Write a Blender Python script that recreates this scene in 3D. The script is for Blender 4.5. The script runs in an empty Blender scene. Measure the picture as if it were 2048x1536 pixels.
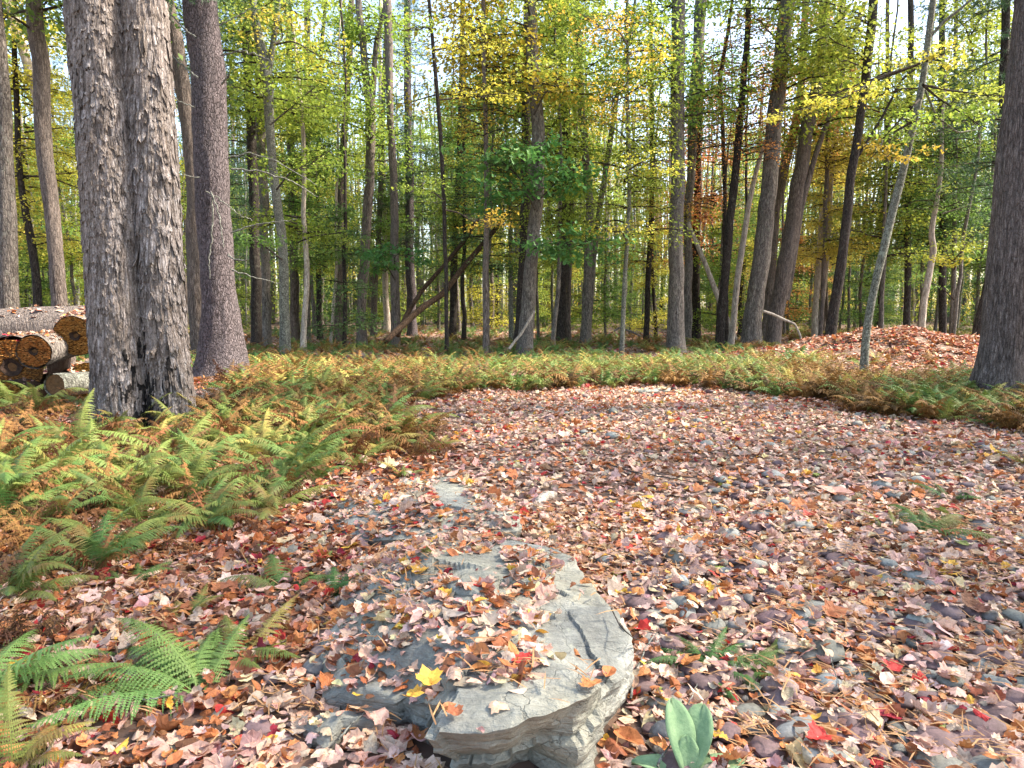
import bpy, math, random
import numpy as np
from mathutils import Vector, Matrix
from mathutils.bvhtree import BVHTree
rnd = random.Random(7)
rng = np.random.default_rng(11)
SC = bpy.context.scene
COL = SC.collection
PI = math.pi

# ------------------------------------------------------------------ camera, sky, sun, exposure
F = 1420.0; PITCH = math.atan((768-615)/F); CAMZ = 1.6
cam = bpy.data.cameras.new("camera"); cam.lens = F/2048*36; cam.sensor_width = 36; cam.clip_end = 1500; cam.clip_start = .05
camo = bpy.data.objects.new("camera", cam); COL.objects.link(camo)
camo.location = (0, 0, CAMZ); camo.rotation_euler = (PI/2-PITCH, 0, 0)
SC.camera = camo
SUN_EL = math.radians(46); SUN_AZ = math.radians(84)      # azimuth measured clockwise from +Y (the view) towards +X
world = bpy.data.worlds.new("World"); SC.world = world; world.use_nodes = True
wn = world.node_tree; bgn = wn.nodes["Background"]
sky = wn.nodes.new("ShaderNodeTexSky"); sky.sky_type = 'NISHITA'; sky.sun_disc = False
sky.sun_elevation = SUN_EL; sky.sun_rotation = SUN_AZ; sky.air_density = 1.0; sky.dust_density = 2.0; sky.ozone_density = 1.0
wn.links.new(sky.outputs[0], bgn.inputs[0]); bgn.inputs[1].default_value = .15
sl = bpy.data.lights.new("sun", 'SUN'); sl.energy = 3.9; sl.angle = math.radians(5); sl.color = (1, .94, .84)
so = bpy.data.objects.new("sun", sl); COL.objects.link(so)
sd = Vector((math.sin(SUN_AZ)*math.cos(SUN_EL), math.cos(SUN_AZ)*math.cos(SUN_EL), math.sin(SUN_EL)))
so.rotation_euler = (-sd).to_track_quat('-Z', 'Y').to_euler(); so.location = (30, 10, 40)
SC.view_settings.view_transform = 'Standard'; SC.view_settings.look = 'None'
SC.view_settings.exposure = 2.05; SC.view_settings.gamma = 1.0; SC.view_settings.use_curve_mapping = False
SC.view_settings.use_white_balance = True; SC.view_settings.white_balance_temperature = 7050; SC.view_settings.white_balance_tint = 10
SC.render.engine = 'CYCLES'; SC.cycles.max_bounces = 7; SC.cycles.diffuse_bounces = 6; SC.cycles.glossy_bounces = 2
SC.cycles.transmission_bounces = 5; SC.cycles.transparent_max_bounces = 4; SC.cycles.use_denoising = True

# ------------------------------------------------------------------ pixels <-> world
CP, SP = math.cos(PITCH), math.sin(PITCH)
def ray(px, py):
    u = (px-1024)/F; v = (768-py)/F
    return np.array([u, CP+v*SP, -SP+v*CP])
def at(px, py, d):
    r = ray(px, py); return np.array([0, 0, CAMZ])+r*(d/r[1])
def ground(px, py, z=0.0):
    r = ray(px, py); return np.array([0, 0, CAMZ])+r*((z-CAMZ)/r[2])
def proj(P):
    P = np.atleast_2d(P); x = P[:, 0]; y = P[:, 1]; z = P[:, 2]-CAMZ
    f = np.maximum(y*CP-z*SP, .05); up = y*SP+z*CP
    return 1024+F*x/f, 768-F*up/f
def inpoly(x, y, poly):
    x = np.asarray(x); y = np.asarray(y); ins = np.zeros(x.shape, bool); n = len(poly)
    for i in range(n):
        x1, y1 = poly[i]; x2, y2 = poly[(i+1) % n]
        c = ((y1 > y) != (y2 > y)); 
        with np.errstate(divide='ignore', invalid='ignore'):
            xi = (x2-x1)*(y-y1)/(y2-y1+1e-12)+x1
        ins ^= c & (x < xi)
    return ins

# ------------------------------------------------------------------ noise
def _h(i, j, k):
    n = (i*374761393+j*668265263+k*2147483647+1013904223) & 0xffffffff
    n = ((n ^ (n >> 13))*1274126177) & 0xffffffff
    n = ((n ^ (n >> 16))*2246822519) & 0xffffffff
    return ((n ^ (n >> 15)) & 0xffffff)/float(0xffffff)
def vnoise(P):
    P = np.asarray(P, float); I = np.floor(P).astype(np.int64); f = P-I; f = f*f*(3-2*f)
    i, j, k = I[:, 0], I[:, 1], I[:, 2]; r = 0
    for a in (0, 1):
        for b in (0, 1):
            for c in (0, 1):
                w = (f[:, 0] if a else 1-f[:, 0])*(f[:, 1] if b else 1-f[:, 1])*(f[:, 2] if c else 1-f[:, 2])
                r = r+w*_h(i+a, j+b, k+c)
    return r
def fbm(P, o=4, g=.5):
    P = np.asarray(P, float); a = 1; s = 0; t = 0
    for q in range(o):
        s = s+a*vnoise(P*(2**q)+q*17.3); t += a; a *= g
    return s/t
def ridge(P, o=3):
    P = np.asarray(P, float); a = 1; s = 0; t = 0
    for q in range(o):
        s = s+a*(1-np.abs(2*vnoise(P*(2**q)+q*9.1)-1)); t += a; a *= .5
    return s/t

# ------------------------------------------------------------------ mesh building
class MB:
    def __init__(s): s.V = []; s.F = []; s.M = []; s.C = []; s.n = 0
    def add(s, V, Fs, mat=0, col=None):
        V = np.asarray(V, float).reshape(-1, 3); Fs = np.asarray(Fs, np.int64)
        if not len(V) or not len(Fs): return s
        s.V.append(V); s.F.append(Fs+s.n); s.M.append((len(Fs), mat))
        if col is None: c = np.ones((len(V), 4))
        else:
            c = np.ones((len(V), 4)); c[:, :3] = col
        s.C.append(c); s.n += len(V); return s
    def mesh(s, name, mats, smooth=False, tint=False):
        me = bpy.data.meshes.new(name)
        V = np.concatenate(s.V); me.vertices.add(len(V)); me.vertices.foreach_set("co", V.astype(np.float32).ravel())
        tot = np.concatenate([np.full(len(f), f.shape[1]) for f in s.F]); lp = np.concatenate([f.ravel() for f in s.F])
        me.loops.add(len(lp)); me.loops.foreach_set("vertex_index", lp.astype(np.int32))
        me.polygons.add(len(tot)); st = np.concatenate([[0], np.cumsum(tot)[:-1]])
        me.polygons.foreach_set("loop_start", st.astype(np.int32)); me.polygons.foreach_set("loop_total", tot.astype(np.int32))
        me.polygons.foreach_set("material_index", np.concatenate([np.full(n, m) for n, m in s.M]).astype(np.int32))
        me.polygons.foreach_set("use_smooth", np.full(len(tot), bool(smooth)))
        for m in (mats if isinstance(mats, (list, tuple)) else [mats]): me.materials.append(m)
        if tint:
            a = me.attributes.new("tint", 'FLOAT_COLOR', 'POINT'); a.data.foreach_set("color", np.concatenate(s.C).astype(np.float32).ravel())
        me.update(calc_edges=True); me.validate(verbose=False)
        return me
def link(name, me, parent=None, loc=None):
    o = bpy.data.objects.new(name, me); COL.objects.link(o)
    if parent is not None: o.parent = parent
    if loc is not None: o.location = loc
    return o
def empty(name, loc, rz=0):
    o = link(name, None, None, loc); o.rotation_euler = (0, 0, rz); o.empty_display_size = .1; return o
def tag(o, label=None, cat=None, group=None, kind=None):
    for k, v in (("label", label), ("category", cat), ("group", group), ("kind", kind)):
        if v: o[k] = v
    return o
def rotz(a):
    c, s = np.cos(a), np.sin(a); z = 0*c; o = z+1
    return np.stack([np.stack([c, -s, z], -1), np.stack([s, c, z], -1), np.stack([z, z, o], -1)], -2)
def rotx(a):
    c, s = np.cos(a), np.sin(a); z = 0*c; o = z+1
    return np.stack([np.stack([o, z, z], -1), np.stack([z, c, -s], -1), np.stack([z, s, c], -1)], -2)
def roty(a):
    c, s = np.cos(a), np.sin(a); z = 0*c; o = z+1
    return np.stack([np.stack([c, z, s], -1), np.stack([z, o, z], -1), np.stack([-s, z, c], -1)], -2)
def batch(V, Fs, R, T):
    n = len(T); W = np.einsum('nij,vj->nvi', R, V)+T[:, None, :]
    G = (Fs[None]+(np.arange(n)*len(V))[:, None, None]).reshape(-1, Fs.shape[1])
    return W.reshape(-1, 3), G
def smooth_path(P, n, k=2):
    P = np.asarray(P, float); L = np.concatenate([[0], np.cumsum(np.linalg.norm(np.diff(P[:, :3], axis=0), axis=1))])
    t = np.linspace(0, L[-1], n); Q = np.stack([np.interp(t, L, P[:, i]) for i in range(P.shape[1])], 1)
    for _ in range(k):
        Q2 = Q.copy(); Q2[1:-1] = (Q[:-2]+2*Q[1:-1]+Q[2:])/4; Q = Q2
    return Q
def tube(P, r, sides, disp=None, cap=True):
    """P n x 3, r n: a tube; disp(points, theta, t) gives an outward offset."""
    P = np.asarray(P, float); n = len(P); r = np.broadcast_to(np.asarray(r, float), (n,))
    T = np.gradient(P, axis=0); T /= np.linalg.norm(T, axis=1)[:, None]+1e-9
    ref = np.array([0, 1, 0.]) if abs(T[:, 1]).mean() < .8 else np.array([1, 0, 0.])
    A = np.cross(T, ref); A /= np.linalg.norm(A, axis=1)[:, None]+1e-9; B = np.cross(T, A)
    th = np.linspace(0, 2*PI, sides, endpoint=False)
    D = np.cos(th)[None, :, None]*A[:, None]+np.sin(th)[None, :, None]*B[:, None]
    V = P[:, None]+D*r[:, None, None]
    if disp is not None:
        off = disp(V.reshape(-1, 3), np.tile(th, n), np.repeat(np.arange(n)/(n-1), sides)).reshape(n, sides)
        V = V+D*off[..., None]
    i = np.arange(n-1)[:, None]*sides; j = np.arange(sides)[None]; j2 = (j+1) % sides
    Fq = np.stack([i+j, i+j2, i+sides+j2, i+sides+j], -1).reshape(-1, 4)
    V = V.reshape(-1, 3)
    return V, Fq

# ------------------------------------------------------------------ materials
def nmat(name):
    m = bpy.data.materials.new(name); m.use_nodes = True; nt = m.node_tree
    b = nt.nodes["Principled BSDF"]; return m, nt, b
def N(nt, t, **kw):
    n = nt.nodes.new(t)
    for k, v in kw.items(): setattr(n, k, v)
    return n
def mapping(nt, scale, src='Object'):
    tc = N(nt, "ShaderNodeTexCoord"); mp = N(nt, "ShaderNodeMapping"); mp.inputs['Scale'].default_value = scale
    nt.links.new(tc.outputs[src], mp.inputs[0]); return mp.outputs[0]
def noise(nt, vec, scale, detail=4, rough=.55):
    n = N(nt, "ShaderNodeTexNoise"); n.inputs['Scale'].default_value = scale; n.inputs['Detail'].default_value = detail; n.inputs['Roughness'].default_value = rough
    nt.links.new(vec, n.inputs['Vector']); return n.outputs[0]
def ramp(nt, fac, stops):
    r = N(nt, "ShaderNodeValToRGB"); e = r.color_ramp.elements
    while len(e) < len(stops): e.new(.5)
    for i, (p, c) in enumerate(stops): e[i].position = p; e[i].color = (*c, 1)
    nt.links.new(fac, r.inputs[0]); return r.outputs[0]
def mix(nt, fac, a, b, mode='MIX'):
    m = N(nt, "ShaderNodeMix", data_type='RGBA', blend_type=mode)
    for i, v in ((0, fac), (6, a), (7, b)):
        if hasattr(v, 'is_linked') or isinstance(v, bpy.types.NodeSocket): nt.links.new(v, m.inputs[i])
        else: m.inputs[i].default_value = v if i == 0 else (*v, 1)
    return m.outputs[2]
def bump(nt, b, h, strength, dist=.02):
    n = N(nt, "ShaderNodeBump"); n.inputs['Strength'].default_value = strength; n.inputs['Distance'].default_value = dist
    nt.links.new(h, n.inputs['Height']); nt.links.new(n.outputs[0], b.inputs['Normal'])
def bark_mat(name, dark, mid, light, scale=1.0, vs=.16, bstr=.8, lichen=0.0, patch=None, plates=.6):
    m, nt, b = nmat(name); v = mapping(nt, (scale, scale, scale*vs)); v2 = mapping(nt, (1, 1, .5))
    n1 = noise(nt, v, 34, 6, .62); n2 = noise(nt, v, 11, 4, .6); n3 = noise(nt, v2, 1.3, 3, .5)
    c = ramp(nt, n1, [(.32, dark), (.5, mid), (.68, light)])
    c = mix(nt, .55, c, ramp(nt, n2, [(.36, dark), (.6, light)]), 'OVERLAY')
    hue = N(nt, "ShaderNodeObjectInfo")
    c = mix(nt, ramp(nt, n3, [(.42, (0, 0, 0)), (.62, (.6, .6, .6))]), c, tuple(x*.8 for x in mid) if patch is None else patch)
    dv = N(nt, "ShaderNodeVectorMath", operation='SCALE'); nn = N(nt, "ShaderNodeTexNoise"); nn.inputs['Scale'].default_value = 9; nt.links.new(v, nn.inputs['Vector'])
    nt.links.new(nn.outputs['Color'], dv.inputs[0]); dv.inputs['Scale'].default_value = .05
    va = N(nt, "ShaderNodeVectorMath", operation='ADD'); nt.links.new(mapping(nt, (scale, scale, scale*max(vs*1.3, .22))), va.inputs[0]); nt.links.new(dv.outputs[0], va.inputs[1])
    vor = N(nt, "ShaderNodeTexVoronoi", feature='DISTANCE_TO_EDGE'); vor.inputs['Scale'].default_value = 26; nt.links.new(va.outputs[0], vor.inputs['Vector'])
    crack = ramp(nt, vor.outputs['Distance'], [(.0, (1-plates,)*3), (.13, (1, 1, 1))])
    c = mix(nt, 1.0, c, crack, 'MULTIPLY')
    gi = N(nt, "ShaderNodeNewGeometry"); c = mix(nt, 1.0, c, ramp(nt, gi.outputs['Random Per Island'], [(0, (.72, .7, .68)), (1, (1.25, 1.27, 1.32))]), 'MULTIPLY')
    c = mix(nt, 1.0, c, ramp(nt, noise(nt, mapping(nt, (1, 1, .6)), 70, 3, .6), [(.4, (.72, .7, .7)), (.62, (1.25, 1.27, 1.3))]), 'MULTIPLY')
    if lichen:
        n4 = noise(nt, mapping(nt, (1, 1, .7)), 9, 5, .7)
        c = mix(nt, ramp(nt, n4, [(.56, (0, 0, 0)), (.64, (lichen,)*3)]), c, (.33, .36, .29))
    nt.links.new(c, b.inputs['Base Color']); b.inputs['Roughness'].default_value = .92; b.inputs['Specular IOR Level'].default_value = .15
    h = N(nt, "ShaderNodeMath", operation='ADD'); nt.links.new(n1, h.inputs[0]); nt.links.new(n2, h.inputs[1])
    h2 = N(nt, "ShaderNodeMath", operation='ADD'); nt.links.new(h.outputs[0], h2.inputs[0]); nt.links.new(crack, h2.inputs[1])
    bump(nt, b, h2.outputs[0], bstr, .03)
    return m
BK = {
 'shag': bark_mat('shaggy_bark', (.08, .065, .058), (.25, .222, .205), (.46, .435, .425), 1, .14, .9, 0, (.225, .18, .15), .25),
 'pine': bark_mat('pine_bark', (.05, .04, .04), (.15, .125, .125), (.26, .225, .225), .8, .3, 1.0),
 'umber': bark_mat('umber_bark', (.05, .04, .036), (.15, .122, .108), (.29, .25, .228), .9, .14, 1.0, 0, None, .35),
 'grey': bark_mat('grey_bark', (.08, .07, .062), (.22, .195, .175), (.42, .385, .35), .9, .18, .8, .25, None, .5),
 'warm': bark_mat('warm_bark', (.07, .056, .05), (.2, .168, .148), (.38, .33, .295), .9, .16, .9, 0, None, .35),
 'dark': bark_mat('dark_bark', (.03, .025, .022), (.085, .07, .062), (.17, .145, .13), .9, .2, .8, .12),
 'pale': bark_mat('pale_bark', (.2, .17, .14), (.42, .37, .32), (.62, .57, .5), .7, .25, .5, 0, None, .15),
 'lichen': bark_mat('lichen_bark', (.1, .1, .08), (.24, .235, .2), (.4, .4, .35), .8, .5, .5, .6),
 'dead': bark_mat('weathered_wood', (.045, .032, .024), (.12, .08, .056), (.25, .175, .125), .8, .1, .7),
 'twig': bark_mat('lichen_twig', (.13, .13, .11), (.24, .24, .21), (.4, .4, .36), .5, .5, .3),
 'dtwig': bark_mat('brown_twig', (.05, .04, .032), (.1, .08, .065), (.17, .14, .12), .5, .5, .3),
}
def leafy(name, c1, c2, trans=.45, rough=.55, tint=False, sc=3.0, vary=.35, bronze=0):
    m, nt, b = nmat(name)
    oi = N(nt, "ShaderNodeObjectInfo"); g = N(nt, "ShaderNodeNewGeometry")
    if tint:
        a = N(nt, "ShaderNodeAttribute", attribute_name="tint"); c = a.outputs['Color']
        c = mix(nt, 1.0, c, ramp(nt, noise(nt, g.outputs['Position'], 38, 5, .75), [(.3, (.5, .4, .33)), (.5, (.95, .93, .9)), (.7, (1.15, 1.13, 1.1))]), 'MULTIPLY')
    else:
        r = N(nt, "ShaderNodeMath", operation='MULTIPLY'); r.inputs[1].default_value = .5; nt.links.new(g.outputs['Random Per Island'], r.inputs[0])
        q = N(nt, "ShaderNodeMath", operation='ADD'); nt.links.new(r.outputs[0], q.inputs[0]); nt.links.new(noise(nt, g.outputs['Position'], sc, 2, .5), q.inputs[1])
        c = ramp(nt, q.outputs[0], [(.45, c1), (1.05, c2)])
        hv = N(nt, "ShaderNodeHueSaturation"); mr = N(nt, "ShaderNodeMapRange"); mr.inputs[3].default_value = .5-.05*vary; mr.inputs[4].default_value = .5+.05*vary
        nt.links.new(oi.outputs['Random'], mr.inputs[0]); nt.links.new(mr.outputs[0], hv.inputs['Hue']); nt.links.new(c, hv.inputs['Color']); c = hv.outputs[0]
        if bronze: c = mix(nt, ramp(nt, noise(nt, g.outputs['Position'], 4.5, 4, .65), [(.5, (0, 0, 0)), (.62, (bronze,)*3)]), c, (.26, .15, .05))
    nt.links.new(c, b.inputs['Base Color']); b.inputs['Roughness'].default_value = rough; b.inputs['Specular IOR Level'].default_value = .35
    if trans > 0:
        t = N(nt, "ShaderNodeBsdfTranslucent"); nt.links.new(c, t.inputs[0]); ms = N(nt, "ShaderNodeMixShader"); ms.inputs[0].default_value = trans
        nt.links.new(b.outputs[0], ms.inputs[1]); nt.links.new(t.outputs[0], ms.inputs[2]); nt.links.new(ms.outputs[0], nt.nodes["Material Output"].inputs[0])
    return m
LV = {
 'green': leafy('green_leaf', (.09, .18, .04), (.2, .31, .06), .5),
 'dgreen': leafy('deep_green_leaf', (.05, .12, .04), (.11, .21, .06)),
 'ygreen': leafy('yellow_green_leaf', (.17, .26, .04), (.38, .44, .07), .5),
 'yellow': leafy('yellow_leaf', (.36, .36, .05), (.6, .5, .08), .5),
 'gold': leafy('golden_leaf', (.4, .29, .04), (.6, .44, .07), .5),
 'orange': leafy('orange_leaf', (.46, .2, .06), (.64, .34, .1), .5),
 'pine': leafy('pine_needle_green', (.03, .075, .03), (.07, .15, .06), .2),
 'oak': leafy('oak_leaf_green', (.05, .16, .04), (.12, .28, .07), .4),
}
FM = {
 'fresh': leafy('fern_fresh_green', (.14, .25, .065), (.25, .4, .11), .35, .55, sc=5),
 'green': leafy('fern_green', (.075, .15, .035), (.15, .25, .065), .35, .6, sc=5, bronze=0.45),
 'lime': leafy('fern_lime', (.125, .18, .035), (.24, .29, .075), .35, .6, sc=5, bronze=0.75),
 'straw': leafy('fern_straw', (.33, .29, .08), (.52, .43, .12), .35, .6, sc=5, bronze=0.75),
 'rust': leafy('fern_rust', (.13, .055, .02), (.3, .14, .045), .2, .8, sc=5),
 'brown': leafy('fern_brown', (.07, .035, .02), (.17, .085, .035), .15, .85, sc=5),
 'deep': leafy('fern_deep', (.05, .12, .03), (.1, .21, .055), .3, .6, sc=5),
}
def solid(name, c1, c2, sc=8, rough=.85, bs=.4, bd=.01, sc2=40):
    m, nt, b = nmat(name); v = mapping(nt, (1, 1, 1)); n1 = noise(nt, v, sc, 5, .6); n2 = noise(nt, v, sc2, 4, .6)
    c = mix(nt, .35, ramp(nt, n1, [(.35, c1), (.65, c2)]), ramp(nt, n2, [(.3, c1), (.7, c2)]))
    nt.links.new(c, b.inputs['Base Color']); b.inputs['Roughness'].default_value = rough; b.inputs['Specular IOR Level'].default_value = .3
    bump(nt, b, n2, bs, bd); return m
LITTER = leafy('fallen_leaf', None, None, .12, .62, tint=True)
COBBLE = None
def tint_solid(name, rough=.75):
    m, nt, b = nmat(name); a = N(nt, "ShaderNodeAttribute", attribute_name="tint"); g = N(nt, "ShaderNodeNewGeometry")
    n = noise(nt, g.outputs['Position'], 70, 5, .65); n2 = noise(nt, g.outputs['Position'], 16, 3, .5)
    c = mix(nt, 1.0, a.outputs['Color'], ramp(nt, n, [(.3, (.7, .7, .7)), (.7, (1.2, 1.2, 1.2))]), 'MULTIPLY')
    c = mix(nt, 1.0, c, ramp(nt, n2, [(.35, (.8, .78, .76)), (.65, (1.1, 1.1, 1.1))]), 'MULTIPLY')
    nt.links.new(c, b.inputs['Base Color']); b.inputs['Roughness'].default_value = rough; bump(nt, b, n, .35, .006); return m
COBBLE = tint_solid('river_cobble')
NEEDLE = solid('fallen_pine_needle', (.3, .14, .06), (.48, .28, .13), 3, .7, 0)
m, nt, b = nmat('slate_rock'); ROCK = m
v = mapping(nt, (1, 1, 1)); vl = mapping(nt, (.6, 2.6, 6)); vv = mapping(nt, (1, 1, 5))
a1 = noise(nt, v, 3.2, 6, .62); a2 = noise(nt, vl, 7, 5, .6); a3 = noise(nt, v, 60, 5, .7); a4 = noise(nt, v, 1.4, 3, .5)
c = ramp(nt, a1, [(.3, (.14, .142, .13)), (.5, (.235, .24, .215)), (.68, (.35, .35, .315))])
c = mix(nt, ramp(nt, a4, [(.45, (0, 0, 0)), (.65, (.5, .5, .5))]), c, (.32, .30, .22))
c = mix(nt, .35, c, ramp(nt, a2, [(.35, (.3, .3, .3)), (.65, (.75, .75, .75))]), 'OVERLAY')
c = mix(nt, .4, c, ramp(nt, a3, [(.3, (.3, .3, .3)), (.7, (.7, .7, .7))]), 'OVERLAY')
nt.links.new(c, b.inputs['Base Color']); b.inputs['Roughness'].default_value = .8; b.inputs['Specular IOR Level'].default_value = .35
hh = N(nt, "ShaderNodeMath", operation='MULTIPLY_ADD'); nt.links.new(a3, hh.inputs[0]); hh.inputs[1].default_value = .35; nt.links.new(a2, hh.inputs[2])
vk = N(nt, "ShaderNodeTexVoronoi", feature='DISTANCE_TO_EDGE'); vk.inputs['Scale'].default_value = 3.2
va_ = N(nt, "ShaderNodeVectorMath", operation='MULTIPLY_ADD'); nw = N(nt, "ShaderNodeTexNoise"); nw.inputs['Scale'].default_value = 6; nw.inputs['Detail'].default_value = 5; nt.links.new(v, nw.inputs['Vector'])
nt.links.new(nw.outputs['Color'], va_.inputs[0]); va_.inputs[1].default_value = (.35, .35, .35); nt.links.new(mapping(nt, (1, .55, 2)), va_.inputs[2]); nt.links.new(va_.outputs[0], vk.inputs['Vector'])
ck = ramp(nt, vk.outputs['Distance'], [(0, (.4, .39, .37)), (.012, (1, 1, 1))]); c = mix(nt, ramp(nt, noise(nt, v, 2.5, 2, .5), [(.45, (0, 0, 0)), (.65, (.75, .75, .75))]), c, mix(nt, 1.0, c, ck, 'MULTIPLY'))
li = noise(nt, v, 13, 6, .75); c = mix(nt, ramp(nt, li, [(.6, (0, 0, 0)), (.68, (.5, .5, .5))]), c, (.36, .38, .3)); c = mix(nt, ramp(nt, li, [(.3, (.55, .55, .55)), (.38, (0, 0, 0))]), c, (.11, .105, .09))
nt.links.new(c, b.inputs['Base Color'])
h4 = N(nt, "ShaderNodeMath", operation='MULTIPLY_ADD'); nt.links.new(ck, h4.inputs[0]); h4.inputs[1].default_value = .25; nt.links.new(hh.outputs[0], h4.inputs[2]); bump(nt, b, h4.outputs[0], .9, .03)
m, nt, b = nmat('forest_soil'); SOIL = m
g = N(nt, "ShaderNodeNewGeometry"); P = g.outputs['Position']
vo = N(nt, "ShaderNodeTexVoronoi"); vo.inputs['Scale'].default_value = 13; nt.links.new(P, vo.inputs['Vector'])
sep = N(nt, "ShaderNodeSeparateColor"); nt.links.new(vo.outputs['Color'], sep.inputs[0])
c = ramp(nt, sep.outputs[0], [(.0, (.07, .042, .03)), (.35, (.13, .075, .05)), (.6, (.26, .15, .1)), (.85, (.42, .28, .21))])
c = mix(nt, ramp(nt, noise(nt, P, 2.2, 4, .6), [(.35, (.15, .15, .15)), (.7, (.85, .85, .85))]), c, (.06, .037, .027))
nt.links.new(c, b.inputs['Base Color']); b.inputs['Roughness'].default_value = .95; bump(nt, b, vo.outputs['Distance'], .6, .03)
MULLEIN = solid('woolly_leaf', (.12, .22, .11), (.25, .36, .19), 14, .8, .5, .004, 90)
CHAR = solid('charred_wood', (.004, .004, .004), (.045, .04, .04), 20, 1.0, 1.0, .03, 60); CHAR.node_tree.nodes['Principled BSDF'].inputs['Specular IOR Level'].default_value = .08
HEART = solid('rotten_heartwood', (.012, .008, .006), (.07, .04, .028), 30, .95, .8, .02, 80)
FUNGUS = leafy('bracket_fungus', (.36, .16, .035), (.62, .34, .1), 0, .7, sc=9)
CUTEND = solid('cut_end_wood', (.09, .045, .02), (.22, .11, .045), 25, .9, .8, .02, 90)

# ------------------------------------------------------------------ the ground
MOUND = at(1815, 700, 22.0)[:2]
CLEAR = [tuple(ground(*p)[:2]) for p in ((905, 985), (945, 900), (850, 872), (765, 850), (810, 812), (930, 788), (1340, 776), (1480, 786), (1620, 812), (1780, 838), (1960, 852), (2100, 875))]
CLEAR += [(9, 7), (9, .5), (-1.6, .5), (-1.2, 2.2), (-.8, 4.2)]
def mound_h(x, y):
    a = ((x-MOUND[0])/3.9)**2+((y-MOUND[1]-1)/3.4)**2
    b = ((x-MOUND[0]-4.3)/3.2)**2+((y-MOUND[1]-1.5)/3)**2
    c = ((x-MOUND[0]+3.2)/2.4)**2+((y-MOUND[1])/2.2)**2
    c = c*2.2
    return np.maximum(np.maximum(1.02*np.exp(-a*1.3), .82*np.exp(-b*1.4)), .38*np.exp(-c*1.3))
def gh(x, y):
    x = np.asarray(x, float); y = np.asarray(y, float); sh = x.shape; x = x.ravel(); y = y.ravel()
    d = np.hypot(x, y); P = np.stack([x, y, 0*x], 1)
    z = (fbm(P*.9+5, 3)-.5)*.09*np.clip(d/4, .3, 1)+(fbm(P*.12+9, 3)-.5)*.5*np.clip((d-16)/20, 0, 1)
    lip = np.clip((np.hypot(x*.55, y)-14.6)/3, 0, 1); z = z-lip*.12+np.clip((d-30)/60, 0, 1)*.3
    m = mound_h(x, y); z = z+m+(m > .05)*((fbm(P*1.8, 3)-.5)*.4+(fbm(P*6, 2)-.5)*.12)*np.clip(m*3, 0, 1)
    return z.reshape(sh)
def gh1(x, y): return float(gh(np.array([x]), np.array([y]))[0])
def axis(lo, hi, n, p=2.2):
    t = np.linspace(-1, 1, n); s = np.sign(t)*np.abs(t)**p
    return np.where(s < 0, -s*lo, s*hi)
xs = axis(-260, 260, 330); ys = axis(-40, 400, 420, 2.4)+3
X, Y = np.meshgrid(xs, ys); Z = gh(X, Y)
V = np.stack([X, Y, Z], -1).reshape(-1, 3); nx = len(xs); ny = len(ys)
i = np.arange(ny-1)[:, None]*nx; j = np.arange(nx-1)[None]
Fq = np.stack([i+j, i+j+1, i+nx+j+1, i+nx+j], -1).reshape(-1, 4)
GROUND = link('ground', MB().add(V, Fq).mesh('ground', SOIL, True)); tag(GROUND, kind='structure')
GROUND['label'] = 'brown forest floor under the fallen leaves and ferns'

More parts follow.
